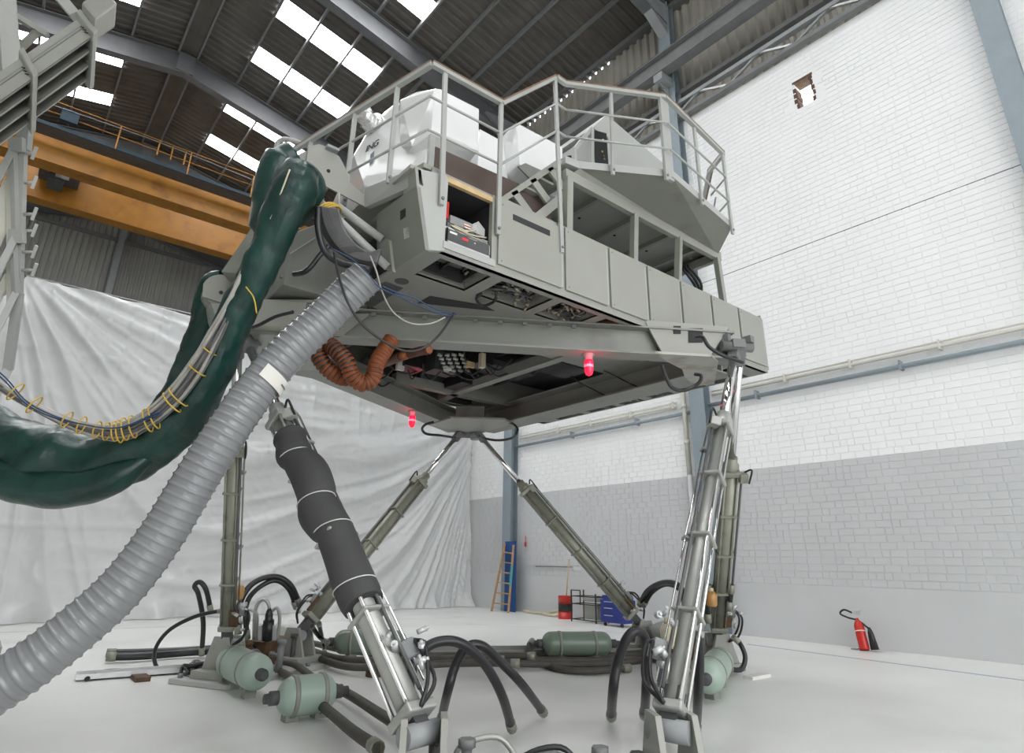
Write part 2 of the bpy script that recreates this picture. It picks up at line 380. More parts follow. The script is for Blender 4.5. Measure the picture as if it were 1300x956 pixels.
struct(bk.build('wall_back', 'gable'))

# ================================================================ services on the right wall
def pipe(name, label, z, x, y0, y1, r, m, clips):
    t = thing(name, label, 'pipe', (x, (y0+y1)/2, z))
    MB().cyl((x, y0, z), (x, y1, z), r, 10).build('tube', m, t)
    for y in clips:
        c = MB(); c.bx(x-r-.006, XW-.004, y-.025, y+.025, z-r-.012, z+r+.012); c.bx(x-.06, XW-.004, y-.015, y+.015, z-.07, z+.12); c.build('clip', m, t)
    return t
M['cond'] = mat('cream conduit paint', (.62, .61, .55), .5)
ta = pipe('conduit', 'cream pair of conduits running along white wall right of the middle column', 5.3, 12.96, -3, 8.15, .035, 'cond', (1.8, 3.3, 4.9, 6.3, 7.8))
MB().cyl((12.97, -3, 5.39), (12.97, 8.15, 5.39), .02, 8).build('tube', 'cond', ta)
tb = pipe('conduit', 'cream pair of conduits ending left of the middle column on white wall', 5.22, 12.96, 9.2, 15.4, .035, 'cond', (9.3, 10.7, 12.2, 13.6))
MB().cyl((12.97, 9.2, 5.31), (12.97, 15.4, 5.31), .02, 8).build('tube', 'cond', tb)
pipe('service_pipe', 'blue-grey pipe under the conduits on wall right of the middle column', 5.06, 12.95, -3, 8.25, .05, 'steelblue', (0, 4, 7))
pipe('service_pipe', 'blue-grey pipe under the conduits on wall left of the middle column', 4.98, 12.95, 8.7, 15.6, .045, 'steelblue', (10.5, 13))
dp = [AX(869, 480, 12.93), AX(874, 560, 12.93), AX(884, 640, 12.93), AX(893, 760, 12.93)]
t = thing('downpipe', 'beige vertical drain pipe beside the blue-grey middle column', 'pipe', (12.93, 8.9, 0))
MB().cyl((12.92, 8.95, 3.45), (12.92, 8.95, 7.2), .06, 12).build('tube', 'cond', t); MB().cyl((12.92, 8.95, .05), (12.92, 8.95, 3.45), .06, 12).build('tube', 'plinth', t)
for z in (5.1, 4.2, 2.2): MB().cyl((12.92, 8.95, z), (12.92, 8.95, z+.1), .072, 12).build('coupling', 'cond', t)
o = MB(); o.lathe(AX(667, 694, 13.0), (0, 0, 1), [(0, .02), (.06, .035), (.12, .03), (.15, .012), (.32, .01)], 8); tag(o.build('fire_horn', 'red'), 'small red horn fixed to grey wall right of the far column', 'horn')

# ================================================================ overhead crane
cr = thing('overhead_crane', 'orange twin girder overhead travelling crane near the gable end', 'crane', (2, 28.5, 15.6))
MB().bx(-8.3, 12.4, 29.95, 30.6, 15.5, 16.85).build('girder', 'orange', cr, bevel=.01)
g = MB(); g.bx(-8.3, 12.4, 26.65, 27.2, 15.55, 16.85); g.bx(-8.3, 12.4, 26.5, 26.66, 16.82, 16.88); g.bx(-8.3, 12.4, 26.55, 27.3, 15.5, 15.56); g.build('girder', 'orange', cr)
MB().bx(-8.3, 12.4, 25.74, 26.5, 16.5, 16.54).build('walkway', 'darkgrey', cr); MB().bx(-8.3, 12.4, 25.7, 25.74, 16.5, 16.64).build('toe_board', 'craneblue', cr)
for k in range(9):
    x = -2.0+k*2.6; MB().bar((x, 25.7, 16.5), (x, 25.7, 17.6), .05, .05).build('handrail_post', 'orange', cr)
for x in (2.0, 2.5, 3.0): MB().bar((x, 25.72, 16.9), (x, 25.72, 17.55), .05, .05).build('handrail_post', 'orange', cr)
for z in (17.6, 17.1): MB().cyl((-8, 25.7, z), (12.2, 25.7, z), .018, 6).build('handrail', 'orange', cr)
MB().bx(-1.3, -.75, 25.6, 25.8, 16.9, 17.4).build('control_box', 'craneblue', cr)
MB().tube(cm([AY(60, 131, 25.6), AY(200, 180, 25.6), AY(330, 232, 25.6)], 6), .02, 6).build('festoon_wire', 'steeldark', cr)
for X in (12.4, -8.3): MB().bx(X-.2, X+.2, 25.4, 31.2, 15.68, 16.2).build('end_carriage', 'orange', cr)
h = MB(); h.bx(-1.6, -.2, 27.4, 29.8, 16.3, 17.3); h.bx(-1.2, -.7, 28, 29, 15.6, 16.3); h.cyl((-1.5, 28.2, 16.7), (-.3, 28.2, 16.7), .4, 16); h.build('hoist_trolley', 'darkgrey', cr)
MB().cyl((-1.0, 27.9, 15.9), (-.55, 27.9, 15.9), .22, 16).build('motor', 'galv', cr)

# ================================================================ polythene sheet hung across the hall
def ridge(a, b, c=0): n = mnoise.noise(V((a, b, c))); return (1-min(1, abs(n)*2.6))**2
def sheet_y(x, z):
    top = 7.72; y = 17.9
    th = math.atan2(top+.3-z, x+.9); r = math.hypot(x+.6, top-z)       # creases fanning from the left hanging point
    mk = max(0, 1-abs(x-.2)/5.5)
    y -= mk*(.19*ridge(th*4.2, r*.12, 3)+.10*ridge(th*9, r*.2, 9))*min(1, r/1.2)
    q = max(.02, 13.4-x); aa = (6.9-z)/(1-math.exp(-q/3.4))              # swags pulled up towards the right corner
    mk = min(1, max(0, (x-1.5)/4))*min(1, max(0, (7.4-z)/2.0))*min(1, q/2.6)
    wv = mnoise.noise(V((x*.22, z*.22, 5)))*.9
    y -= mk*(.20*ridge(aa*.62+wv, q*.12, 1)+.09*ridge(aa*1.4+wv, q*.2, 7)+.03*ridge(aa*3.0+wv, q*.4, 17)*min(1, q/4))
    mt = max(0, (z-3.5)/4.2)                                            # hanging folds along the top
    y -= mt*(.07*ridge(x*.9, z*.1, 11)+.04*ridge(x*2.3, z*.16, 13)+.05*ridge((13-x)*1.2, z*.06, 15)*max(0, (x-9)/4))
    y -= .035*ridge(x*.8, z*1.3, 21)+.02*ridge(x*2.2, z*2.0, 23)
    for zs in (2.0, 4.1, 6.0): y -= .03*math.exp(-((z-zs-.02*x)/.035)**2)  # fold lines of the packed sheet
    return y
rows = []
for j in range(131):
    s = j/130; row = []
    for i in range(421):
        x = -2.6+15.4*i/420
        top = 7.72-.06*abs(math.sin((x+.6)*1.16))**.5
        if x < -.58: top = 7.72-(-.58-x)*2.3
        z = top*(1-s)+.015; y = sheet_y(x, z)
        if s > .95: y -= .25*(s-.95)/.05*(.5+.5*math.sin(x*4)+.4*math.sin(x*9))
        xx = x-(.12*math.sin(s*5) if i == 420 else 0)
        row.append(V((xx, y, z)))
    rows.append(row)
o = MB().grid(rows).build('plastic_sheet', 'sheet', origin=(6, 17.9, 0)); tag(o, 'huge creased white polythene sheet hung across the hall behind the machine', 'sheet')
tag(MB().cyl((-.6, 17.92, 7.76), (13, 17.92, 7.76), .015, 6).build('hanging_cable', 'galv'), 'thin cable that the white polythene sheet hangs from', 'cable')
# ================================================================ MOTION PLATFORM (triangular frame + equipment body)
YS = 4.17                       # plane of the body side that faces the camera
mp = thing('motion_platform', 'light grey flight simulator platform with panelled side raised on six hydraulic legs', 'simulator', (4.9, 6.2, 3.6))
ZB = 3.65
def I(name, a, b, w=.23, z0=ZB, z1=3.99, m='sim2'):
    c = (z0+z1)/2; return MB().ibeam((a[0], a[1], c), (b[0], b[1], c), w, z1-z0, .022).build(name, m, mp)
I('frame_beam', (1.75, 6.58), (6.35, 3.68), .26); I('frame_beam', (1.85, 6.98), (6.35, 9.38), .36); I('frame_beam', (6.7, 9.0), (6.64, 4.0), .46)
# bolts along the top flange of the front beam
d_ = V((6.35-1.75, 3.68-6.58, 0)).normalized(); n_ = V((d_.y, -d_.x, 0))
for k in range(11):
    p = V((2.35, 6.2, 3.93))+d_*(.28*k)+n_*.118; MB().box(p, (.05, .03, .035), (d_, n_, V((0, 0, 1)))).build('bolt', 'steeldark', mp)
# corner plates and gussets
def flat(name, pts, z, th=.03, m='sim'): return MB().prism([AZ(x, y, z) for x, y in pts], (0, 0, th)).build(name, m, mp)
flat('corner_plate', [(832, 449), (904, 453), (912, 460), (907, 487), (882, 491), (869, 478), (866, 469), (850, 461)], ZB-.02, .03, 'stained')
flat('corner_plate', [(545, 540), (572, 531), (640, 533), (652, 538), (612, 550), (592, 549)], ZB-.02)
flat('corner_plate', [(330, 425), (420, 428), (420, 470), (372, 470), (322, 452)], ZB-.01)
Pn = V((2.31, 6.1, 3.65))+n_*.0; 
def gus(pts, th=.03, m='sim', name='gusset_plate'):
    q = [AP(x, y, Pn, n_) for x, y in pts]; return MB().prism(q, -n_*th).build(name, m, mp)
gus([(818, 406), (926, 415), (902, 452), (842, 450)])
g_ = AP(926, 416, Pn, n_); g2 = AP(903, 452, Pn, n_)
MB().prism([g_, g2, g2+V((.35, .38, .02)), g_+V((.35, .38, .05))], (.02, .02, 0)).build('gusset_plate', 'simlight', mp)
for (a, b, c, d) in ((855, 414, 864, 424), (874, 417, 892, 435)):
    MB().prism([AP(a, b, Pn+n_*.003, n_), AP(c, b, Pn+n_*.003, n_), AP(c, d, Pn+n_*.003, n_), AP(a, d, Pn+n_*.003, n_)], n_*.008).build('socket', 'dark', mp)
q = [AP(x, y, Pn, n_) for x, y in ((385, 398), (470, 398), (428, 432), (398, 432))]; MB().prism(q, -n_*.03).build('gusset_plate', 'sim2', mp)
MB().box(AZ(599, 527, 3.8)+V((.05, .1, 0)), (.5, .3, .3), (V((.75, -.66, 0)), V((.66, .75, 0)), V((0, 0, 1)))).build('corner_block', 'sim2', mp)
# joint blocks at the three corners
for nm, p in (('joint_block', AZ(935, 438, 3.82)), ('joint_block', V((6.55, 9.2, 3.62))), ('joint_block', V((1.73, 6.82, 3.68)))):
    b = MB(); b.box(p, (.15, .16, .1), (V((.83, -.55, 0)), V((.55, .83, 0)), V((0, 0, 1)))); b.cyl(p+V((-.16, .1, -.02)), p+V((.16, -.1, -.02)), .06, 12); b.box(p+V((.1, -.1, .06)), (.08, .1, .08)); b.box(p+V((-.1, .05, .07)), (.06, .06, .1)); b.build(nm, 'steeldark', mp)
MB().cyl((6.58, 9.1, 3.5), (6.58, 9.1, 3.62), .09, 12).build('pivot_pin', 'steelmid', mp)
# underside: solid plates, framed openings along the front and right edges, cross members
ox = [2.64, 3.22, 3.36, 4.04, 4.16, 4.72, 4.85, 5.38, 5.52, 6.05, 6.2, 6.7, 6.85, 7.35]
up = MB(); z0, z1 = 3.985, 4.01
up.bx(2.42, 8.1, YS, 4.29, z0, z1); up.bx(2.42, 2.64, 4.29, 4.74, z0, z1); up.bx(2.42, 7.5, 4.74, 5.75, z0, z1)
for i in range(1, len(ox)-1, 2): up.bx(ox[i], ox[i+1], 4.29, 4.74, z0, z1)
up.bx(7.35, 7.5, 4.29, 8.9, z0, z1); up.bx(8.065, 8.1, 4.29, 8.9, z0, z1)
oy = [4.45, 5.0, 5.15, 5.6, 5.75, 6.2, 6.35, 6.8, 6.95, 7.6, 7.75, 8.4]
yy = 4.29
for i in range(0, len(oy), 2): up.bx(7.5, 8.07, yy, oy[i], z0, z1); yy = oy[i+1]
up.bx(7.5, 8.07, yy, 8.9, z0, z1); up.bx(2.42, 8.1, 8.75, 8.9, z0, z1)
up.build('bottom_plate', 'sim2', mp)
MB().lathe((2.62, 4.95, 3.98), (0, 0, 1), [(0, .07), (.012, .07)], 20).build('round_port', 'darkgrey', mp)
fl = MB()
for i in range(0, len(ox), 2):
    fl.bx(ox[i]-.012, ox[i], 4.29, 4.74, 3.99, 4.14); fl.bx(ox[i+1], ox[i+1]+.012, 4.29, 4.74, 3.99, 4.14); fl.bx(ox[i], ox[i+1], 4.74, 4.752, 3.99, 4.2); fl.bx(ox[i], ox[i+1], 4.278, 4.29, 3.99, 4.1)
fl.build('opening_flange', 'sim', mp)
MB().prism([AZ(530, 385, 3.98), AZ(546, 376, 3.98), AZ(615, 388, 3.98), AZ(628, 395, 3.98)], (0, 0, .006)).build('cutout_shade', 'dark', mp)  # flat dark patches painted for the shade inside plate openings
MB().prism([AZ(447, 372, 3.98), AZ(490, 358, 3.98), AZ(512, 366, 3.98), AZ(470, 392, 3.98)], (0, 0, .006)).build('cutout_shade', 'darkgrey', mp)
MB().bx(2.44, 8.08, YS+.03, 8.88, 4.76, 4.82).build('top_deck', 'sim', mp)
MB().bx(2.5, 8.05, 4.8, 8.7, 4.60, 4.62).build('cavity_shade', 'dark', mp)  # added near-black sheet, darkens the hollow under the deck
MB().bx(2.42, 8.1, 8.87, 8.9, 4.0, 4.82).build('rear_wall', 'sim2', mp)
ew = MB(); ew.bx(8.08, 8.1, YS, 8.9, 4.0, 4.86); ew.build('end_wall', 'sim', mp)
for a, b in ((AZ(578, 498, 4.0), AZ(742, 443, 4.0)), (AZ(500, 482, 4.0), AZ(645, 514, 4.0)), (AZ(578, 498, 4.0), AZ(560, 507, 4.0))):
    MB().bar((a[0], a[1], 4.03), (b[0], b[1], 4.03), .14, .14).build('cross_member', 'sim2', mp)
for x in (3.6, 4.6, 5.6, 6.6): MB().bar((x, 4.9, 4.5), (x, 8.6, 4.5), .06, .16).build('rib', 'darkgrey', mp)  # charcoal colour puts the underdeck shade into the ribs
# side of the body: rails, posts, seven panels
rl = MB(); rl.bx(2.57, 8.1, YS-.005, YS+.05, 3.985, 4.075); rl.bx(3.18, 8.1, YS-.005, YS+.05, 4.76, 4.82)
rl.build('side_rail', 'sim', mp)
px_ = [3.16, 4.06, 4.76, 5.44, 6.105, 6.78, 7.44, 8.1]
for i, x in enumerate(px_):
    MB().bx(x-.035, x+.035, YS-.004, YS+.05, 4.03, 4.8).build('side_post', 'sim', mp)
for i in range(7):
    a, b = px_[i]+.03, px_[i+1]-.03; t = 4.80 if i else 4.77
    p = MB().bx(a, b, YS-.03, YS-.006, 4.06, t).build('side_panel', 'sim', mp, bevel=.006)
    MB().bx(b+.004, b+.026, YS-.02, YS-.004, 4.08, t-.03).build('seal_strip', 'simlight', p)
    if i == 0: MB().bx(3.36, 3.86, YS-.034, YS-.028, 4.60, 4.665).build('slot', 'dark', p)
    for zz in (4.1, t-.05): MB().cyl((a+.04, YS-.034, zz), (a+.04, YS-.028, zz), .008, 8).build('screw', 'steeldark', p)
# near corner bay with the open instrument rack
c0, c1, c2 = AY(540, 317, YS-.01), AY(527, 213, YS-.01), AY(567, 222, YS-.01)
c3 = V((2.6, YS-.01, 3.99))
MB().prism([c0, c3, V((2.6, YS-.01, 4.74)), c2, c1], (0, .05, 0)).build('corner_post', 'simlight', mp, bevel=.008)
sl_ = [c0, AZ(500, 342, 4.02), AZ(480, 331, 4.08), V((2.2, 5.1, 4.62)), c1+V((0, .06, 0)), AY(529, 245, YS)]
kk = (V((2.44, 4.86, 4.0))-c0).normalized(); nn = kk.cross(V((0, 0, 1))); nn = nn if nn.x < 0 else -nn
def cheek(px, py): return AP(px, py, c0+V((-.012, .03, 0)), (c1-c0).cross(kk))
MB().prism([cheek(540, 317), cheek(500, 343), cheek(479, 334), cheek(478, 272), cheek(529, 236)], (.04, 0, 0)).build('corner_cheek', 'sim2', mp)
MB().prism([cheek(529, 238), cheek(527, 212), cheek(512, 219), cheek(512, 249)], (.03, 0, 0)).build('corner_cheek', 'sim', mp)
MB().prism([cheek(508, 268), cheek(515, 264), cheek(515, 275), cheek(508, 280)], (.006, 0, 0)).build('socket', 'dark', mp)
MB().prism([cheek(512, 290), cheek(519, 288), cheek(520, 301), cheek(513, 304)], (.006, 0, 0)).build('notice_plate', 'paper', mp)
MB().bx(2.2, 2.6, YS, 4.5, 4.69, 4.73).build('post_cap', 'sim', mp)
MB().bx(2.58, 3.16, YS-.02, YS+.03, 4.02, 4.09).build('rack_sill', 'simlight', mp)
MB().bx(2.56, 3.2, YS, YS+.04, 4.72, 4.775).build('rack_lintel', 'wood', mp)
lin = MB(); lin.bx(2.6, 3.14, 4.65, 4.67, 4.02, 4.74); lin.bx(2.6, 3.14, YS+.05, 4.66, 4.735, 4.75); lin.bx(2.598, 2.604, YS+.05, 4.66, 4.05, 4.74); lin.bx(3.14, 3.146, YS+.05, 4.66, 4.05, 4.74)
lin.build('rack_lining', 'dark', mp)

ir = thing('instrument_rack', 'open electronics rack in the end bay with a small red display', 'rack', (2.87, YS+.2, 4.09))
MB().bx(2.62, 3.1, YS+.0, YS+.4, 4.11, 4.24).build('control_unit', 'darkgrey', ir, bevel=.004)
MB().bx(2.63, 3.1, YS-.01, YS+.02, 4.095, 4.112).build('lower_ledge', 'galv', ir)
MB().bx(2.79, 2.85, YS-.004, YS+.002, 4.185, 4.2).build('display', 'redled', ir)
MB().bx(2.65, 2.73, YS-.003, YS+.002, 4.2, 4.22).build('label_strip', 'paper', ir)
MB().bx(3.09, 3.1, YS-.012, YS+.01, 4.12, 4.22).build('handle', 'chrome', ir); MB().bx(2.61, 2.625, YS-.012, YS+.01, 4.12, 4.24).build('handle', 'chrome', ir)
MB().cyl((2.93, YS-.006, 4.19), (2.93, YS+.002, 4.19), .008, 8).build('knob', 'galv', ir)
MB().bx(2.61, 3.1, YS+.03, YS+.4, 4.25, 4.275).build('shelf', 'galv', ir)
rb = MB()
for k in range(7): rb.box((2.66+.065*k, YS+.06, 4.30), (.04, .05, .05))
rb.build('connector_row', 'cabledark', ir)['kind'] = 'stuff'
MB().bx(2.68, 3.0, YS+.05, YS+.3, 4.34, 4.42).build('clear_cover', 'clear', ir)
MB().bx(2.82, 2.89, YS+.02, YS+.06, 4.33, 4.37).build('red_label', 'paper', ir); MB().bx(2.82, 2.89, YS+.015, YS+.02, 4.345, 4.355).build('label_stripe', 'red', ir)
MB().prism([(2.95, YS+.08, 4.36), (3.1, YS+.08, 4.36), (3.1, YS+.08, 4.44), (3.02, YS+.08, 4.5), (2.95, YS+.08, 4.44)], (0, .25, 0)).build('white_cover', 'simlight', ir)
for k in range(6):
    a = V((2.62+random.uniform(0, .2), YS+.03, 4.26+random.uniform(0, .08))); b = V((2.85+random.uniform(0, .25), YS+.02, 4.25+random.uniform(0, .1)))
    MB().tube(cm([a, (a+b)/2+V((0, -.02, -.04)), b], 5), .007, 6).build('lead', 'cable' if k % 2 else 'cream', ir)
MB().bx(2.6, 2.62, YS-.012, YS+.02, 4.33, 4.5).build('side_strip', 'red', ir)

# wiring seen in the bottom openings, and equipment under the deck
def bunch(name, label, c, sz, n, ms, r=.012, conn=0):
    t = thing(name, label, 'cables', c)
    for k in range(n):
        P = [V(c)+V((random.uniform(-.5, .5)*sz[0], random.uniform(-.5, .5)*sz[1], random.uniform(-.5, .5)*sz[2])) for _ in range(4)]
        P.sort(key=lambda p: p.x); MB().tube(cm(P, 5), r*random.uniform(.6, 1.4), 6).build('lead', random.choice(ms), t)
    for k in range(conn):
        p = V(c)+V((random.uniform(-.5, .5)*sz[0], random.uniform(-.5, .5)*sz[1], -sz[2]*random.uniform(.3, .5)))
        d = V((random.uniform(-1, 1), random.uniform(-.6, .6), random.uniform(-.5, .5))).normalized(); MB().cyl(p, p+d*.05, .013, 8).build('connector', 'conn', t)
    return t
bunch('wiring_loom', 'tangled black leads in the first bottom opening, below the open rack', (2.95, 4.52, 4.16), (.5, .35, .16), 8, ['cabledark', 'rubber', 'cabledark'], .012, 2)
bunch('wiring_loom', 'looped black leads with metal plugs in the second bottom opening from the left', (3.7, 4.5, 4.07), (.6, .36, .16), 12, ['cabledark', 'rubber'], .014, 12)
bunch('wiring_loom', 'row of brassy plugs in the third bottom opening from the left', (4.44, 4.5, 4.07), (.5, .36, .14), 9, ['cabledark', 'rubber'], .012, 16)
bunch('wiring_loom', 'dark leads in the fourth bottom opening from the left', (5.1, 4.5, 4.08), (.45, .36, .14), 7, ['cabledark', 'orangeduct'], .012, 4)
MB().tube(cm([AZ(612, 372, 4.0), AZ(605, 380, 3.95), AZ(613, 388, 3.93), AZ(627, 383, 3.95), AZ(630, 372, 4.0), AZ(624, 366, 4.05)], 6), .016, 8).build('lead', 'rubber', bpy.data.objects['wiring_loom.001'])
eq = thing('underdeck_equipment', 'dark electrical units and valves under the deck inside the triangular frame', 'equipment', (5, 7, 4.05))
for (px, py, z, sx, sy, sz, m) in ((480, 470, 4.2, .5, .3, .3, 'darkgrey'), (520, 455, 4.15, .35, .35, .35, 'blackpaint'), (560, 462, 4.2, .4, .3, .3, 'darkgrey'), (585, 480, 4.15, .3, .5, .3, 'blackpaint'), (545, 480, 4.2, .5, .3, .2, 'darkgrey'),
                                   (610, 452, 4.15, .25, .3, .3, 'blackpaint'), (640, 470, 4.3, .9, .5, .1, 'darkgrey'), (580, 505, 4.1, .45, .3, .2, 'blackpaint'), (700, 465, 4.35, 1.2, .6, .06, 'darkgrey')):
    MB().box(AZ(px, py, z), (sx, sy, sz)).build('unit', m, eq, bevel=.01)
for (px, py, z, sx, sy, sz, m) in ((508, 464, 3.98, .11, .06, .14, 'stone'), (612, 458, 3.95, .07, .07, .2, 'cream'), (597, 463, 3.95, .12, .04, .08, 'wood'), (568, 468, 3.95, .1, .06, .05, 'stone')):
    MB().box(AZ(px, py, z), (sx, sy, sz)).build('fitting', m, eq)
for i in range(4):
    for j in range(5): MB().cyl(AZ(556+i*9+j*2, 450+j*5, 3.97), AZ(561+i*9+j*2, 451+j*5, 3.97), .022, 8).build('valve', 'alu', eq)
for k in range(14):
    a = AZ(random.uniform(470, 640), random.uniform(450, 475), 4.0); b = a+V((random.uniform(-.5, .7), random.uniform(-.4, .5), random.uniform(-.1, .2)))
    MB().tube(cm([a, (a+b)/2+V((0, 0, -.12)), b], 6), .012, 6).build('lead', 'rubber', eq)
for k in range(7):
    c = V((7.86, oy[min(2*k, 10)]+.22 if k < 6 else 8.2, 4.08)); MB().box(c, (.36, .3, .12)).build('unit', 'blackpaint', eq)  # black boxes paint the shade inside the right-edge openings
    for j in range(5): MB().cyl(c+V((random.uniform(-.2, .2), random.uniform(-.15, .15), -.07)), c+V((random.uniform(-.2, .2), random.uniform(-.15, .15), -.09)), .014, 6).build('lead', random.choice(['cabledark', 'conn']), eq)

# ---------------------------------------------------------------- lower walkway, stair and upper gallery
dk = thing('boarding_deck', 'small grey boarding deck corner left of the open rack with cable arms below', 'deck', (2.0, 4.8, 4.7))
p0, p1, p2 = AY(530, 214, 4.2), V((2.19, 5.04, 4.83)), V((1.62, 4.98, 5.1))
MB().prism([AY(530, 233, 4.16), AY(463, 263, 5.04), AY(463, 239, 5.04), AY(527, 213, 4.16)], (.06, .0, 0)).build('edge_plate', 'simlight', dk)
MB().cyl(AP(517, 226, (2.3, 4.16, 4.7), (.99, .1, 0))-V((.02, 0, 0)), AP(517, 226, (2.3, 4.16, 4.7), (.99, .1, 0)), .012, 8).build('bolt', 'dark', dk)
MB().prism([V((2.36, 4.22, 4.80)), V((2.2, 5.06, 4.80)), V((2.2, 7.4, 4.80)), V((2.6, 7.4, 4.8)), V((2.6, 4.22, 4.80))], (0, 0, .05)).build('floor_plate', 'sim', dk)
ug = thing('upper_gallery', 'raised octagonal grey walkway on thin posts above the right end of the panels', 'gallery', (5.8, 5.5, 5.6))
out = [V((4.22, 4.25, 0)), V((4.42, 4.22, 0)), V((5.38, 3.62, 0)), V((6.95, 3.82, 0)), V((7.5, 4.5, 0)), V((7.5, 8.2, 0)), V((4.22, 8.2, 0))]
MB().prism([p+V((0, 0, 5.74)) for p in out], (0, 0, .1)).build('floor_slab', 'simlight', ug, bevel=.006)
inn = [V((4.25, 4.32, 5.62)), V((4.75, 4.3, 5.62)), V((7.3, 4.3, 5.62)), V((7.3, 8.0, 5.62)), V((4.25, 8.0, 5.62))]
sk = MB(); o5 = [p+V((0, 0, 5.74)) for p in out]
sk.add([V((4.3, 4.28, 5.62)), V((7.3, 4.28, 5.62)), o5[3], o5[2], o5[1]], [(0, 1, 2, 3, 4)]); sk.add([V((7.3, 4.28, 5.62)), V((7.3, 8, 5.62)), o5[5], o5[4], o5[3]], [(0, 1, 2, 3, 4)])
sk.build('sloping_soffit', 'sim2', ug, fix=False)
MB().bar((4.22, 4.28, 5.6), (7.34, 4.28, 5.6), .07, .13).build('edge_beam', 'sim', ug); MB().bar((7.3, 4.3, 5.6), (7.3, 8, 5.6), .07, .13).build('edge_beam', 'sim', ug)
MB().bar((4.28, 4.3, 5.6), (4.28, 8, 5.6), .07, .13).build('edge_beam', 'sim', ug); MB().bar((4.3, 6.1, 5.6), (7.3, 6.1, 5.6), .07, .13).build('edge_beam', 'sim', ug)
for x in (4.95, 5.65, 6.35, 6.95): MB().bar((x, 4.3, 5.66), (x, 7.9, 5.66), .05, .07).build('floor_rib', 'sim', ug)
for (x, y) in ((4.6, 4.9), (4.8, 4.8), (4.75, 5.1), (5.0, 5.2), (5.2, 5.0), (5.4, 5.3), (5.9, 5.0), (6.1, 5.4), (6.6, 5.0), (4.6, 5.4)):
    MB().cyl((x, y, 5.732), (x, y, 5.745), .02, 8).build('floor_fixing', 'dark', ug)
for (x, y, xb) in ((5.44, 4.27, 5.33), (6.36, 4.27, 6.2), (7.25, 4.27, 7.25), (7.28, 7.9, 7.28), (5.2, 6.1, 5.2), (6.4, 6.1, 6.4), (7.28, 6.1, 7.28)):
    MB().bar((x, y, 5.55), (xb, 4.24 if y < 5 else y, 4.8), .075, .075).build('post', 'sim', ug)
MB().bar((4.27, 4.26, 5.56), (4.24, 4.26, 4.8), .09, .07).build('post', 'sim', ug)
MB().bx(4.55, 7.3, 6.0, 6.02, 4.83, 5.6).build('screen_plate', 'darkgrey', ug)
MB().bar((5.6, 5.9, 4.85), (7.2, 5.9, 5.5), .08, .1).build('brace', 'sim', ug)
for k in range(3): MB().tube(cm([V((7.0, 4.6+.05*k, 5.5)), V((7.15, 4.5+.05*k, 5.2)), V((7.05, 4.5, 4.86))], 6), .02, 6).build('lead', 'rubber', ug)
stp = thing('gallery_stair', 'short cut-out grey stair climbing from the panels to the gallery', 'stair', (3.8, 4.4, 4.82))
def stringer(y):
    A = [(3.32, 4.84), (3.5, 4.84), (4.28, 5.52), (4.28, 5.80), (4.12, 5.80)]
    s = MB(); mk = lambda a, b, c, d: s.prism([(a[0], y, a[1]), (b[0], y, b[1]), (c[0], y, c[1]), (d[0], y, d[1])], (0, .03, 0))
    mk((3.25, 4.84), (3.33, 4.84), (4.24, 5.78), (4.16, 5.8)); mk((3.72, 4.84), (3.86, 4.84), (4.28, 5.3), (4.28, 5.45))
    for a, b in ((3.46, .0), (3.72, .0), (3.98, .0)):
        z = 4.84+(a-3.25)*1.03; mk((a, z-.02), (a+.08, z+.05), (a+.3, z-.12), (a+.24, z-.2))
    return s
for y in (4.3, 5.0): stringer(y).build('stringer', 'sim', stp)
for k in range(4): MB().bx(3.42+.22*k, 3.66+.22*k, 4.33, 5.0, 5.0+.21*k, 5.03+.21*k).build('tread', 'sim2', stp)

# ---------------------------------------------------------------- guard rails
def railing(name, label, path, posts, cap=True, mids=(.38, .76), loc=None):
    t = thing(name, label, 'railing', loc or path[0])
    for a, b in zip(path, path[1:]):
        a = V(a); b = V(b)
        MB().bar(a, b, .05, .045).build('handrail', 'rail', t)
        if cap: MB().bar(a+V((0, 0, .03)), b+V((0, 0, .03)), .055, .018).build('rail_cap', 'railcap', t)
        for m in mids: MB().cyl(a-V((0, 0, m)), b-V((0, 0, m)), .0135, 8).build('mid_rail', 'rail', t)
    for p, q in posts:
        p = V(p); q = V(q); MB().bar(p, q, .046, .028).build('post', 'rail', t)
        MB().cyl(q+V((0, -.03, .06)), q+V((0, .0, .06)), .016, 8).build('fixing', 'steeldark', t)
    return t
railing('guard_rail', 'white guard rail with brown cap round the low deck and white fairings', [(1.78, 6.4, 5.9), (2.32, 4.13, 5.9), (3.17, 4.13, 5.92)],
        [((2.21, 4.6, 5.9), (2.21, 4.6, 4.75)), ((2.06, 5.24, 5.9), (2.06, 5.24, 4.75)), ((1.88, 6.0, 5.9), (1.88, 6.0, 4.75)), ((2.47, 4.13, 5.9), (2.52, 4.13, 4.42)), ((3.17, 4.13, 5.92), (3.17, 4.13, 4.36))], loc=(2.5, 4.13, 4.4))
railing('guard_rail', 'sloping white stair rail rising from the fairings to the gallery', [(3.18, 4.13, 5.92), (3.95, 4.13, 6.72)], [((3.95, 4.13, 6.72), (4.02, 4.13, 4.46))], loc=(3.95, 4.13, 4.5))
railing('guard_rail', 'white guard rail with brown cap round the front of the raised gallery', [(3.98, 4.13, 6.74), (4.14, 4.15, 6.76), (5.26, 3.55, 6.8), (6.78, 3.72, 6.8), (7.0, 4.1, 6.8)],
        [((4.66, 3.9, 6.8), (4.72, 3.98, 5.66)), ((5.2, 3.58, 6.8), (5.28, 3.64, 5.66)), ((5.98, 3.64, 6.8), (6.05, 3.68, 5.66)), ((6.76, 3.72, 6.8), (6.92, 3.8, 5.62))], loc=(5.2, 3.6, 5.66))
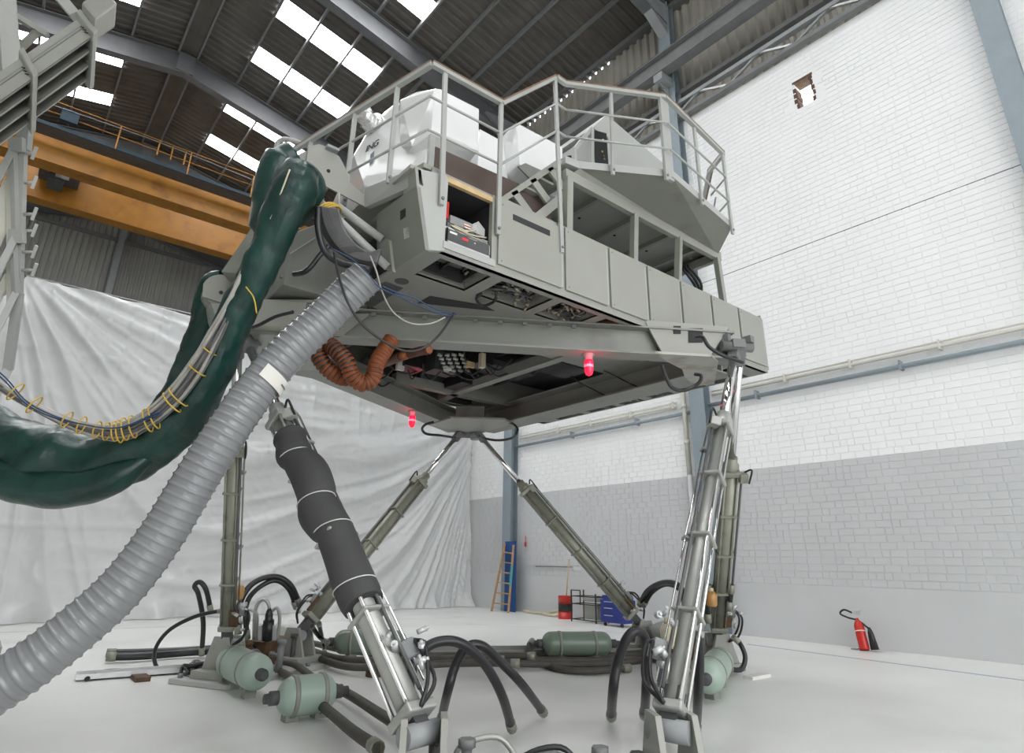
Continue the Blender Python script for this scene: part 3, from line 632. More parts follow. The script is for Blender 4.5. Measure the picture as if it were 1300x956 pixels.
MB().bar((5.28, 3.6, 6.8), (5.36, 3.66, 5.7), .14, .05).build('wide_post', 'rail', bpy.data.objects['guard_rail.002'])
gate = thing('guard_rail', 'steep handrail with brown cap going down behind the right corner of the gallery', 'railing', (6.9, 4.5, 5.8))
ga = V((6.98, 4.08, 6.8)); gb = AY(891, 262, 4.75)
MB().bar(ga, gb, .05, .045).build('handrail', 'rail', gate); MB().bar(ga+V((.02, -.03, .02)), gb+V((.02, -.03, .02)), .05, .02).build('rail_cap', 'railcap', gate)
for m in (.4, .8): MB().cyl(ga-V((-.1, 0, m)), gb+V((.3, 0, .35-m)), .0135, 8).build('mid_rail', 'rail', gate)
MB().bar((7.2, 4.7, 6.5), (7.25, 4.7, 5.7), .05, .03).build('post', 'rail', gate)

# ---------------------------------------------------------------- white fairings and housings on the deck
def lit(px, py, y): return AY(px, py, y)
fa = thing('fibreglass_housing', 'tall faceted glossy white housing behind the low guard rail', 'housing', (2.9, 5.3, 4.85))
f = [lit(560, 113, 4.7), lit(609, 138, 4.7), lit(608, 192, 4.7), lit(562, 170, 4.7), lit(548, 170, 4.72), lit(552, 112, 4.72)]
l1 = [lit(528, 116, 5.0), lit(508, 126, 5.25), lit(508, 186, 5.25), lit(524, 186, 4.95)]
MB().hull(f+l1+[p+V((.25, 1.6, -.05)) for p in f[:3]]+[l1[1]+V((.4, 1.3, -.1)), l1[2]+V((.4, 1.3, 0)), V((3.3, 6.2, 5.6))]).build('shell', 'white', fa, bevel=.02)
no = thing('fibreglass_housing', 'low rounded white nose fairing with dark lettering on its flank', 'housing', (2.3, 5.6, 4.85))
npts = [lit(510, 150, 5.3), lit(466, 168, 5.75), lit(449, 196, 5.9), lit(455, 225, 5.8), lit(463, 236, 5.6), lit(492, 246, 5.25), lit(530, 226, 5.0), lit(545, 188, 4.9), lit(552, 176, 4.85), lit(505, 128, 5.45), lit(490, 140, 5.6)]
MB().hull(npts+[V((2.9, 7.0, 4.9)), V((3.4, 7.0, 4.9)), V((3.2, 7.0, 6.0)), V((2.6, 7.2, 5.7)), V((3.3, 5.0, 4.9)), V((3.3, 5.0, 5.6))]).build('shell', 'white', no, bevel=.02)
# lettering laid on the flank of the nose
def flank(px, py): return lit(px, py, 5.56)
tc_ = bpy.data.curves.new('lettering', 'FONT'); tc_.body = 'ING'; tc_.size = .2; tc_.extrude = .004; tc_.shear = .25; tc_.space_character = .9
# ground under the housings: brown board and pale kick plates
bb = MB(); by = 4.4
q = [lit(553, 186, by), lit(553, 216, by), lit(660, 268, by), lit(694, 250, by), lit(690, 246, by), lit(640, 223, by)]
bb.prism([lit(553, 186, by), lit(692, 248, by), V((4.2, by, 4.84)), V((2.58, by, 4.84))], (0, .03, 0))
tag(bb.build('kick_board', 'brown'), 'dark brown board under the white housings above the open rack', 'board')
tag(MB().bx(2.5, 2.56, by-.02, by+.02, 4.84, 5.34).build('kick_board_post', 'simlight'), 'short white post at the left end of the brown board', 'post')
hb = thing('fibreglass_housing', 'small white housing squeezed between the two large white housings', 'housing', (3.5, 5.2, 5.3))
MB().hull([lit(609, 163, 5.0), lit(640, 180, 5.0), lit(646, 232, 5.0), lit(606, 215, 5.0)]+[p+V((.2, 1.4, 0)) for p in (lit(609, 163, 5.0), lit(640, 180, 5.0), lit(640, 226, 5.0), lit(606, 210, 5.0))]).build('shell', 'white', hb, bevel=.015)
hc = thing('fibreglass_housing', 'boxy white housing with a grey chamfer below, left of the gallery stair', 'housing', (4.0, 5.2, 5.3))
f = [lit(655, 155, 4.72), lit(715, 187, 4.72), lit(715, 252, 4.72), lit(692, 244, 4.72), lit(660, 208, 4.72)]
g = [lit(647, 163, 4.95), lit(648, 208, 4.9)]
MB().hull(f+g+[p+V((.2, 1.5, 0)) for p in f[:4]+g]).build('shell', 'white', hc, bevel=.025)
MB().prism([lit(658, 211, 4.70), lit(667, 207, 4.70), lit(694, 219, 4.70), lit(690, 232, 4.70), lit(684, 238, 4.70)], (0, .02, 0)).build('grey_chamfer', 'sim2', hc)
fo = MB(); c = lit(467, 153, 5.6)
for k in range(5): fo.lathe(c+V((.05*k-.1, random.uniform(-.03, .03), random.uniform(-.02, .03))), (1, .3, .3), [(0, .05), (.03, .11), (.08, .12), (.13, .08), (.16, .03)], 7)
tag(fo.build('foil_bundle', 'foil'), 'crinkled foil-wrapped bundle on top of the white nose fairing', 'bundle')

# console on the gallery
cs = thing('instructor_console', 'white wedge-shaped console with a black rack front on the gallery', 'console', (5.7, 4.9, 5.84))
yc = 4.62; zf = 5.85
pk, rt, lb = lit(770, 145, yc), lit(856, 219, yc), lit(774, 211, yc); lt = lit(752, 162, yc)
e = V((0, .95, 0))
rt = pk+(rt-pk)*1.25
MB().prism([pk, rt, V((rt.x, yc, zf)), V((lb.x, yc, zf)), V((lb.x, yc, lt.z)), V((lt.x, yc, lt.z))], e).build('wedge_body', 'simlight', cs, bevel=.01)
fr = MB(); x0, x1 = lit(729, 190, yc).x, lt.x
fz0, fz1 = zf, lt.z
a = [lit(752, 211, yc), lit(752, 163, yc)]
MB().bx(lt.x+.0, lb.x+.03, yc-.004, yc+.9, zf, lt.z-.1).build('rack_body', 'simlight', cs)
MB().prism([lit(753, 165, yc-.01), lit(770, 169, yc-.01), V((lb.x-.02, yc-.01, zf+.02)), V((lt.x+.03, yc-.01, zf+.02))], (0, .005, 0)).build('rack_front', 'blackpaint', cs)
for k in range(14):
    u = random.random(); z = lerp(zf+.05, lt.z-.12, random.random()); x = lerp(lt.x+.06, lb.x-.05, u)
    MB().bx(x, x+.025, yc-.02, yc-.008, z, z+.02).build('rack_knob', random.choice(['cabledark', 'conn', 'yellow', 'galv']), cs)
pl = [lit(729, 207, yc+.1), lit(729, 190, yc+.1), lit(751, 163, yc), lit(751, 210, yc)]
fr = MB()
for p, q in zip(pl, pl[1:]+pl[:1]): fr.bar(p, q, .05, .05, (0, 1, 0))
fr.build('side_frame', 'simlight', cs)
MB().prism([lit(737, 208, yc+.25), lit(738, 186, yc+.25), lit(750, 174, yc+.1), lit(750, 209, yc+.1)], (.01, .02, 0)).build('slate_panel', 'bluegreypanel', cs)
MB().cyl(lit(722, 204, 5.0), lit(728, 204, 5.2), .07, 10).build('cable_roll', 'rubber', cs)

# ---------------------------------------------------------------- left end: boxes, cable saddles, arms
le = thing('end_cabinet', 'big grey cabinet on the left end of the platform behind the ribbed duct', 'cabinet', (1.8, 6.2, 4.05))
k0 = AZ(360, 361, 4.05); kx = k0+V((.95, 0, 0)); ky = k0+V((0, 1.1, 0))
tp = V((.05, .0, .78))
MB().hull([k0, kx, ky, kx+V((0, 1.1, 0)), k0+V((.03, 0, .62)), kx+tp, ky+V((0, 0, .5)), kx+V((0, 1.1, .85)), k0+V((.3, 0, .85)), ky+V((.2, 0, .8))]).build('cabinet_body', 'sim2', le, bevel=.012)
for z in (.12, .5):
    MB().cyl(k0+V((-.02, .1, z)), k0+V((.02, .1, z)), .02, 8).build('bolt', 'steeldark', le)
MB().bar(AY(368, 322, k0.y-.02), AY(400, 302, k0.y-.02), .012, .012).build('seam_trim', 'simlight', le)
pn = thing('sloping_guard', 'sloping grey panel with bent handrails at the far left of the platform', 'panel', (1.3, 7.3, 4.1))
q = [AD(281, 345, 6.8), AD(318, 291, 6.9), AD(350, 300, 6.8), AD(350, 352, 6.7)]
MB().prism(q, (.25, .35, 0)).build('panel', 'sim2', pn)
for pts in ([(318, 288, 6.9), (327, 232, 6.9), (333, 223, 6.9), (345, 221, 6.9), (356, 223, 6.9)], [(346, 232, 7.3), (351, 188, 7.3), (357, 178, 7.3), (370, 178, 7.3), (392, 186, 7.3)]):
    MB().tube(cm([AD(*p) for p in pts], 6), .03, 8).build('bent_handrail', 'rail', pn)
lw = thing('corner_girder', 'grey box girder end under the big cabinet on the left corner', 'girder', (1.7, 6.4, 3.8))
MB().prism([AZ(331, 383, 3.98), AZ(398, 384, 3.98), AZ(440, 420, 3.98), AZ(345, 440, 3.98)], (0, 0, .03)).build('top_plate', 'sim', lw)
MB().box((1.98, 6.42, 3.82), (.6, .5, .3), (V((.85, -.53, 0)), V((.53, .85, 0)), V((0, 0, 1)))).build('girder_box', 'sim', lw, bevel=.01)

def saddle(name, label, cpx, cpy, y, rad, wid, zlow):
    t = thing(name, label, 'cable saddle', AY(cpx, cpy, y))
    c = AY(cpx, cpy, y)
    def cheekpoly(yy): return [V((c.x+rad*math.cos(a), yy, c.z+rad*math.sin(a))) for a in [PI*k/14-.25 for k in range(15)]]+[V((c.x-rad*.9, yy, c.z-rad*.45)), V((c.x+rad*.2, yy, c.z-rad*.55))]
    for yy in (y, y+wid): 
        ch = MB().prism(cheekpoly(yy), (0, .018, 0)).build('cheek_plate', 'sim', t)
    MB().lathe(c+V((0, .02, 0)), (0, 1, 0), [(0, rad*.82), (wid-.03, rad*.82)], 24).build('drum', 'sim2', t)
    MB().cyl(c+V((-.02, -.004, -.0)), c+V((-.02, .0, 0)), .022, 12).build('axle_hole', 'dark', t)
    return t, c
sd = thing('cable_saddle', 'half-round grey cable saddle carrying the big green sheath', 'cable saddle', AY(424, 226, 5.0))
for yy, dv in ((5.0, 0), (5.55, .55)):
    MB().prism([AY(x_, y_, 5.0)+V((0, dv, 0)) for x_, y_ in ((392, 186), (405, 183), (418, 187), (431, 199), (439, 214), (443, 230), (463, 248), (463, 262), (415, 237), (385, 226))], (0, .018, 0)).build('cheek_plate', 'sim', sd)
cc_ = AY(402, 215, 5.0); MB().lathe(cc_+V((0, .02, 0)), (0, 1, 0), [(0, .2), (.52, .2)], 24).build('drum', 'sim2', sd)
MB().cyl(AY(417, 217, 4.99), AY(417, 217, 5.0), .018, 12).build('axle_hole', 'dark', sd)
MB().box(AY(422, 189, 4.97), (.12, .06, .03)).build('lug', 'steelmid', sd)
ab = AZ(497, 342, 4.02); 
for a, b in (((405, 256), (498, 341)), ((428, 262), (491, 306))):
    MB().cyl(AY(a[0], a[1], 4.95), cheek(b[0], b[1])-V((.05, 0, 0)), .04, 12).build('support_arm', 'rail', sd)
q = [cheek(x, y)-V((.03, 0, 0)) for x, y in ((484, 300), (497, 306), (502, 346), (492, 343), (487, 318))]
MB().prism(q, (.035, 0, 0)).build('arm_bracket', 'sim', sd)
MB().cyl(AY(430, 245, 4.99), AY(430, 262, 4.99), .014, 8).build('hook', 'rail', sd)
s2, c2_ = saddle('cable_saddle', 'second smaller cable saddle beyond it with a thinner green sheath', 283, 372, 7.0, .22, .3, 4)
MB().prism([AY(268, 385, 7.0), AY(300, 385, 7.0), AY(318, 415, 7.0), AY(280, 420, 7.0)], (0, .3, 0)).build('saddle_bracket', 'sim', s2)
MB().prism([AY(318, 385, 6.9), AY(330, 385, 6.9), AY(352, 420, 6.9), AY(330, 430, 6.9)], (0, .06, 0)).build('saddle_bracket', 'sim', s2)
# ================================================================ CABLES, SHEATHS, DUCTS
def path(pts, n=8): return cm([AD(*p) for p in pts], n)
def sheath(name, label, pts, radii, seam=True, fold=.075):
    t = thing(name, label, 'cable sheath', AD(*pts[len(pts)//2]))
    P = path(pts, 10); R = [v.x for v in cm([V((r, 0, 0)) for r in radii], 10)]; n = len(P); seg = 28
    mb = MB(); T = [(P[min(i+1, n-1)]-P[max(i-1, 0)]).normalized() for i in range(n)]; x, y = mb.frame(T[0]); rows = []
    for i in range(n):
        x = (x-T[i]*x.dot(T[i])).normalized(); y = T[i].cross(x); row = []
        for k in range(seg+1):
            a = 2*PI*(k % seg)/seg
            w3 = P[i]*5+V((math.cos(a), math.sin(a), 0))*1.1; q = R[i]*(1+fold*(2.2*mnoise.noise(w3)+.95*mnoise.noise(w3*2.3)-1.1*ridge(a*1.6+i*.13, i*.07, 31)))
            row.append(P[i]+(x*math.cos(a)+y*math.sin(a))*q)
        rows.append(row)
    mb.grid(rows); mb.build('tarpaulin', 'sheath', t)
    return t, P, R
SP = [(384, 214, 5.2), (372, 240, 5.12), (358, 270, 5.1), (342, 312, 5.1), (323, 354, 5.1), (306, 386, 5.12), (289, 425, 5.15), (268, 476, 5.2), (238, 524, 5.25), (194, 560, 5.3), (138, 590, 5.35), (70, 590, 5.4), (0, 566, 5.45), (-80, 515, 5.5), (-170, 425, 5.6), (-245, 310, 5.7), (-300, 180, 5.8)]
SR = [.15, .19, .175, .15, .145, .148, .152, .168, .19, .225, .255, .32, .30, .28, .25, .22, .2]
sh, P_, R_ = sheath('cable_sheath', 'thick dark green tarpaulin sheath sagging from the near saddle to the left', SP, SR)
wp = AY(380, 228, 4.86)
MB().tube(cm([AD(*p) for p in [(372, 196, 5.45), (358, 205, 5.4), (349, 228, 5.35), (343, 262, 5.3), (338, 295, 5.2)]], 6), [.12]*6+[.16]*12+[.14]*6+[.1], 18).build('upper_fold', 'sheath', sh)
MB().lathe(wp, (0.12, 1, 0), [(0, .12), (.015, .2), (.05, .255), (.2, .27), (.45, .27), (.56, .2), (.6, .1)], 26).build('saddle_wrap', 'sheath', sh)
FP = cm([AD(*p) for p in [(-110, 535, 5.4), (-50, 585, 5.2), (15, 612, 5.12), (65, 622, 5.1), (115, 618, 5.1), (155, 602, 5.12), (190, 580, 5.18)]], 8)
MB().tube(FP, [v.x*(1+.10*mnoise.noise(V((i*.22, 3, 1)))) for i, v in enumerate(cm([V((r, 0, 0)) for r in (.05, .13, .15, .15, .14, .12, .05)], 8))], 18).build('lower_fold', 'sheath', sh)
sh2, _, _ = sheath('cable_sheath', 'thin dark green sheath hanging from the second saddle behind the thick one', [(285, 352, 7.1), (268, 362, 7.1), (262, 385, 7.1), (257, 412, 7.15), (246, 445, 7.2), (230, 480, 7.3), (205, 520, 7.4), (160, 560, 7.5), (90, 580, 7.6), (-20, 560, 7.7)], [.1, .13, .14, .15, .15, .14, .14, .14, .14, .14])
# exposed cables along the upper edge of the sheath
cb = thing('cable_bundle', 'bundle of grey cables laid along the open top of the green sheath', 'cables', AD(200, 530, 5.0))
base = [(331, 300, 5.0), (312, 342, 4.99), (294, 384, 5.0), (272, 428, 5.0), (249, 468, 5.02), (218, 507, 5.04), (185, 534, 5.05), (146, 550, 5.08), (98, 541, 5.1), (50, 520, 5.12), (0, 490, 5.15), (-50, 452, 5.2), (-140, 370, 5.35), (-230, 240, 5.55)]
for k in range(14):
    u = (k % 7)-3; v = k//7
    pts = []
    for i, (x, y, d) in enumerate(base):
        w_ = .3+.6*min(1, max(0, i-1)/3)
        pts.append((x+u*3.4*w_*.75+random.uniform(-1.2, 1.2), y+u*2.9*w_+random.uniform(-1.2, 1.2), d+.03*v+random.uniform(-.02, .02)))
    MB().tube(path(pts, 6), random.choice((.010, .013, .016)), 6).build('cable', random.choice(['cable', 'cable', 'cabledark', 'cable']), cb)
for k in range(2): MB().tube(path([(205, 522+k*3, 4.97), (150, 543, 4.97), (102, 538, 4.98), (62, 528-k*3, 5.0), (31, 511-k*4, 5.03), (0, 478-k*5, 5.05), (-60, 435, 5.15), (-150, 340, 5.35)], 6), .006, 6).build('cable', 'cableblue', cb)
for (x, y, dx, dy) in ((262, 445, 12, 9), (246, 470, 14, 11), (221, 505, 16, 16), (213, 512, 15, 17), (190, 531, 9, 20), (182, 535, 7, 20), (163, 543, 4, 20), (153, 546, 3, 20), (146, 549, 2, 20), (140, 549, 1, 18), (129, 549, -2, 16), (117, 547, -4, 15), (97, 541, -6, 15), (78, 534, -8, 14), (36, 515, -12, 14), (12, 498, -13, 14)):
    c = AD(x, y, 4.97); ax = (AD(x+dx, y+dy, 4.97)-AD(x-dx, y-dy, 4.97)); r = ax.length*.36; ax.normalize()
    MB().tube([c+ax*(r*math.cos(a))-CF*(.05*math.sin(a))+CF*.06 for a in [2*PI*k/16 for k in range(17)]], .006, 6).build('cord_tie', 'yellow', cb)
sm = MB().tube(path([(368, 215, 4.93), (350, 262, 4.95), (334, 300, 4.97), (318, 340, 4.98), (302, 372, 5.0)], 6), .007, 6).build('seam_cord', 'cream', sh)
MB().tube(path([(312, 364, 4.97), (322, 378, 4.97), (326, 398, 5.0)], 5), .006, 6).build('loose_cord', 'yellow', sh)
MB().tube(path([(15, 626, 5.03), (40, 638, 5.02), (70, 642, 5.02), (100, 638, 5.02), (128, 628, 5.02), (152, 612, 5.04)], 6), .006, 6).build('lacing', 'yellow', sh)
yw = thing('yellow_cord', 'coil of yellow cord wound round the saddle support arms', 'cord', AY(424, 270, 4.95))
for k in range(3): MB().tube(cm([AY(414+k*3+14*math.cos(a), 268+k*2+10*math.sin(a)-4*math.cos(a), 4.92+.1*math.sin(a)) for a in [2*PI*j/10 for j in range(11)]], 3), .009, 6).build('loop', 'yellow', yw)
# cables dropping from the saddle into the body
dc = thing('cable_bundle', 'sheaf of dark and grey cables drooping from the saddle into the platform underside', 'cables', AD(440, 290, 5.4))
for k in range(16):
    u = k/15
    pts = [(402+u*26, 262+u*3, 5.55), (408+u*28, 288+u*4, 5.6), (424+u*28, 314-u*2, 5.65), (450+u*20, 331-u*10, 5.7), (478+u*6, 338-u*20, 5.7)]
    MB().tube(path(pts, 6), .017, 7).build('cable', ['rubber', 'cabledark', 'cabledark', 'cabledark'][min(3, int(u*4.2))], dc)
MB().tube(path([(404, 262, 5.3), (404, 290, 5.3), (412, 318, 5.3), (432, 334, 5.3), (470, 342, 5.3)], 6), .03, 8).build('cable', 'rubber', dc)
# ribbed duct
DP = [(466, 350, 5.35), (440, 375, 5.3), (405, 410, 5.2), (365, 448, 5.05), (325, 495, 4.9), (285, 552, 4.72), (248, 610, 4.58), (205, 680, 4.42), (155, 745, 4.25), (95, 800, 4.08), (30, 850, 3.92), (-60, 905, 3.78), (-170, 960, 3.65)]
P = path(DP, 10); n = len(P)
L = [0]
for a, b in zip(P, P[1:]): L.append(L[-1]+(b-a).length)
def at(s):
    for i in range(n-1):
        if L[i+1] >= s: return P[i].lerp(P[i+1], (s-L[i])/(L[i+1]-L[i]+1e-9))
    return P[-1]
step = .008; pts = []; rad = []; s = 0; pitch = .064
while s < L[-1]:
    ph = (s % pitch)/pitch; pts.append(at(s)); rad.append(.156+.0105*max(0, 1-abs(ph-.25)/.24)**.8); s += step
du = thing('air_duct', 'fat ribbed grey air duct running from the platform down to the lower left', 'duct', AD(205, 680, 4.42))
MB().tube(pts, rad, 40).build('ribbed_hose', 'duct', du)
i0 = min(range(len(pts)), key=lambda i: (pj(pts[i])[0]-338)**2+(pj(pts[i])[1]-478)**2)
T = (pts[i0+1]-pts[i0-1]).normalized(); side = T.cross(CF).normalized(); side = side if side.dot(CR) > 0 else -side; fw = T.cross(side); fw = fw if fw.dot(CF) < 0 else -fw
g = [[pts[i0]+T*(tt+.05*(a-.3))+(side*math.cos(b)+fw*math.sin(b))*.178 for a, b in [(k/10, 1.6-2.7*k/10) for k in range(11)]] for tt in (-.055, .055)]
MB().grid(g).build('paper_band', 'paper', du, fix=False)
g = [[p+T*.0+(p-pts[i0]).normalized()*.004 for p in row] for row in g]
MB().grid([[lerp(g[0][j], g[1][j], .4) for j in (4, 5, 6)], [lerp(g[0][j], g[1][j], .5) for j in (4, 5, 6)]]).build('band_print', 'cabledark', du, fix=False)
# orange flexible ducts
def flex(name, label, pts, r, m='orangeduct', pitch=.04, lead=None):
    P = cm(([lead] if lead else [])+[AD(*p) for p in pts], 16); L = sum((b-a).length for a, b in zip(P, P[1:])); N = int(L/pitch)*4; Q = []
    cum = [0]
    for a, b in zip(P, P[1:]): cum.append(cum[-1]+(b-a).length)
    j = 0
    for i in range(N+1):
        s = L*i/N
        while j < len(P)-2 and cum[j+1] < s: j += 1
        Q.append(P[j].lerp(P[j+1], (s-cum[j])/(cum[j+1]-cum[j]+1e-9)))
    mb = MB().tube(Q, [r*(.80, 1, 1.03, 1)[i % 4] for i in range(N+1)], 16)
    for q in range(len(mb.f)): mb.m[q] = 1 if (q//16) % 4 == 3 else 0
    t = thing(name, label, 'duct', P[len(P)//2]); mb.build('ribbed_hose', (m, 'rubber'), t); return t
flex('flexible_duct', 'lower loop of orange ribbed hose hanging under the front beam', [(398, 428, 6.35), (402, 446, 6.25), (412, 464, 6.2), (427, 476, 6.25), (440, 480, 6.35), (452, 474, 6.45)], .085)
flex('flexible_duct', 'right loop of orange ribbed hose rising beside the front beam', [(412, 434, 6.4), (426, 444, 6.2), (440, 460, 6.15), (447, 477, 6.15), (460, 487, 6.2), (473, 480, 6.25), (478, 462, 6.3), (487, 446, 6.4), (498, 430, 6.5)], .085)
flex('flexible_duct', 'short end of orange hose showing above the connectors', [(503, 455, 6.9), (518, 450, 6.75), (532, 446, 6.6), (545, 444, 6.45)], .05, lead=AZ(478, 466, 4.12))
# loose cables under the platform
def loose(label, pts, r, m, name='cable', n=8):
    o = MB().tube(path(pts, n), r, 7).build(name, m); return tag(o, label, 'cable')
loose('long black cable drooping in an arc below the front beam', [(424, 320, 5.25), (430, 350, 5.15), (442, 385, 5.1), (460, 412, 5.15), (485, 432, 5.2), (512, 445, 5.25), (535, 443, 5.35), (555, 428, 5.45), (570, 408, 5.6), (576, 398, 5.7)], .011, 'rubber')
loose('thin white cable looping under the platform bottom plate', [(470, 325, 5.2), (478, 345, 5.2), (485, 370, 5.2), (498, 395, 5.25), (520, 410, 5.3), (545, 411, 5.4), (565, 403, 5.5)], .007, 'cable')
loose('bright blue cable crossing the bottom plate beside the duct mouth', [(420, 315, 5.25), (445, 328, 5.2), (465, 345, 5.15), (482, 365, 5.15), (510, 378, 5.3), (540, 392, 5.45), (565, 400, 5.55), (580, 399, 5.65)], .006, 'cableblue')
loose('dull blue cable hanging just below the bright blue one', [(485, 363, 5.15), (505, 372, 5.25), (525, 378, 5.35), (548, 390, 5.45), (575, 400, 5.6)], .006, 'cableblue')
loose('black cable with plug on the left end cabinet', [(418, 312, 5.55), (405, 325, 5.5), (395, 338, 5.45), (385, 346, 5.45), (373, 348, 5.5)], .025, 'rubber')
loose('black cable crossing the left corner of the frame', [(372, 396, 5.7), (350, 402, 5.75), (330, 412, 5.8), (320, 416, 5.85)], .018, 'rubber')
loose('black cable plugged into the gusset at the right corner', [(884, 428, 5.72), (892, 428, 5.62), (900, 440, 5.6), (915, 450, 5.6), (930, 456, 5.65), (943, 460, 5.7)], .018, 'rubber')
loose('black cable hanging below the right corner plate', [(840, 463, 6.0), (846, 480, 6.0), (853, 492, 6.0), (865, 496, 6.05), (878, 492, 6.1), (888, 485, 6.1), (890, 477, 6.1), (882, 475, 6.15)], .018, 'rubber')
loose('black cable looping left from the back corner of the frame', [(550, 536, 9.0), (540, 539, 9.1), (536, 545, 9.2), (542, 551, 9.3), (560, 553, 9.5), (580, 556, 10.0)], .02, 'rubber')
o = MB().tube(cm([AZ(640, 536, 3.66), AZ(651, 538, 3.6), AD(657, 546, 9.3), AD(650, 556, 9.5), AD(632, 559, 9.8), AD(613, 556, 10.1), AZ(609, 553, 3.58)], 8), .02, 7).build('cable', 'rubber'); tag(o, 'black cable looping right from the back corner of the frame', 'cable')
o = MB().tube(cm([AZ(725, 478, 4.0), AZ(737, 486, 3.9), AZ(758, 497, 3.8), AZ(780, 508, 3.68)], 6), .01, 6).build('cable', 'rubber'); tag(o, 'thin black lead slung between ribs inside the frame, left one', 'cable')
o = MB().tube(cm([AZ(765, 470, 4.0), AZ(777, 475, 3.9), AZ(800, 487, 3.8), AZ(824, 497, 3.66)], 6), .01, 6).build('cable', 'rubber'); tag(o, 'thin black lead slung between ribs inside the frame, right one', 'cable')

# red beacons
def beacon(label, p, s):
    t = thing('warning_lamp', label, 'lamp', p)
    MB().lathe(p, (0, 0, -1), [(0, .075*s), (.02*s, .075*s), (.03*s, .05*s), (.08*s, .045*s)], 18).build('lamp_base', 'steelmid', t)
    MB().lathe(V(p)+V((0, 0, -.08*s)), (0, 0, -1), [(0, .048*s), (.03*s, .052*s), (.13*s, .05*s), (.17*s, .035*s), (.185*s, .01*s)], 18).build('red_lens', 'redlens', t)
    MB().lathe(V(p)+V((0, 0, -.12*s)), (0, 0, -1), [(0, .01*s), (.015*s, .0525*s), (.045*s, .0525*s), (.05*s, .01*s)], 12).build('bulb', 'bulb', t)
    ld = bpy.data.lights.new('lamp_glow', 'POINT'); ld.energy = 1.3*s; ld.color = (1, .04, .09); ld.shadow_soft_size = .06
    lo = bpy.data.objects.new('lamp_glow', ld); COL.objects.link(lo); lo.parent = t; lo.location = (-.05, -.08, -.13*s)
beacon('lit red warning lamp under the middle of the front beam', AZ(747, 449, 3.655), 1.0)
beacon('lit red warning lamp under the left beam near the back corner', AZ(524, 522, 3.645), 1.0)

# ================================================================ HYDRAULIC LEGS
def leg(label, b, t, barrel='legpaint', rods='legpaint', frac=.69, s=1.0, flip=0, br=.105):
    b = V(b); t = V(t); d = (t-b).normalized(); Ln = (t-b).length
    th = thing('hydraulic_cylinder', label, 'hydraulic cylinder', b, None)
    mb = MB(); x, y = mb.frame(d); 
    MB().cyl(b-x*.14, b+x*.14, .07, 12).build('foot_pin', 'steelmid', th)
    f = MB(); f.box(b+d*.12, (.11, .11, .3), (x, y, d)); f.build('foot_clevis', 'darkgrey', th)
    z0 = .27 if barrel != 'alu' else .12; z1 = Ln*frac
    MB().lathe(b+d*z0, d, [(0, br*s), (z1-z0, br*s)], 20).build('barrel', barrel, th)
    for i in range(4):
        a = PI/4+i*PI/2; o = (x*math.cos(a)+y*math.sin(a))*.125*s
        MB().cyl(b+o+d*(z0-.02), b+o+d*(z1+.03), .018*s, 8).build('tie_rod', rods, th)
    for k in range(5):
        zz = lerp(z0, z1, (k+.0)/4); hh = .07 if k in (0, 4) else .03
        MB().box(b+d*(zz), (.26*s, .26*s, hh), (x, y, d)).build('flange', barrel, th, bevel=.015)
    MB().lathe(b+d*z1, d, [(0, .1), (.10, .1), (.12, .075), (.2, .075)], 18).build('gland', barrel, th)
    MB().cyl(b+d*(z1+.1), t-d*.12, .05, 18).build('piston_rod', 'chrome', th)
    MB().box(t-d*.06, (.12, .12, .2), (x, y, d)).build('top_clevis', 'steeldark', th, bevel=.01)
    sd_ = -1 if flip else 1
    side = CR-d*CR.dot(d); side.normalize(); fwd = (-CF)-d*(-CF).dot(d); fwd.normalize()
    MB().tube([b+side*(sd_*.15*s)+fwd*.06+d*zz for zz in (z0+.1, Ln*.3, z1-.05)], .014, 6).build('feed_pipe', 'cabledark', th)
    MB().tube([b+side*(sd_*.17*s)+d*zz for zz in (z0+.15, Ln*.4, z1-.02)], .01, 6).build('feed_pipe', rods, th)
    MB().box(b+side*(sd_*.17)+d*.5, (.09, .08, .13), (side, fwd, d)).build('manifold', 'steelmid', th, bevel=.008)
    if barrel != 'alu': MB().box(b+side*(sd_*.1)+fwd*.06+d*.42, (.1, .06, .2), (side, fwd, d)).build('rusty_plate', 'rust', th)
    ft = MB()
    for k in range(7):
        q = b+side*(sd_*random.uniform(.1, .24))+fwd*random.uniform(-.02, .14)+d*random.uniform(.2, .75); e = V((random.uniform(-1, 1), random.uniform(-1, 1), random.uniform(-.4, 1))).normalized()
        ft.cyl(q, q+e*.07, random.uniform(.014, .026), 8); ft.cyl(q+e*.06, q+e*.09, .011, 8)
    ft.build('valve_fittings', 'galv', th)['kind'] = 'stuff'
    for k in (-1, 1): MB().tube(cm([b+side*(sd_*.2)+d*.55, b+side*(sd_*.27+.02*k)+fwd*.08+d*.45, b+side*(sd_*.24)+fwd*(.1+.04*k)+d*.22, b+side*(sd_*.12)+fwd*.12+d*.1], 6), .014, 6).build('link_hose', 'rubber', th)
    MB().box(b+side*(sd_*.13)+fwd*.1+d*(z1-.04), (.1, .08, .12), (side, fwd, d)).build('sensor_box', barrel, th, bevel=.008)
    MB().tube(cm([b+side*(sd_*.13)+fwd*.12+d*(z1+.05), b+side*(sd_*.2)+fwd*.16+d*(z1+.1), b+side*(sd_*.19)+fwd*.14+d*(z1-.1)], 5), .012, 6).build('signal_lead', 'rubber', th)
    for k in (.35, .6): MB().box(b+side*(sd_*.15*s)+d*(Ln*k), (.06, .06, .03), (side, fwd, d)).build('pipe_clip', 'steelmid', th)
    return th, d, x, y, side, fwd
Bs = dict(A=AZ(288, 819, .4), B=AZ(378, 806, .4), C=AZ(815, 795, .4), D=AZ(910, 814, .4), F=AZ(534, 932, .4), G=AZ(849, 927, .4))
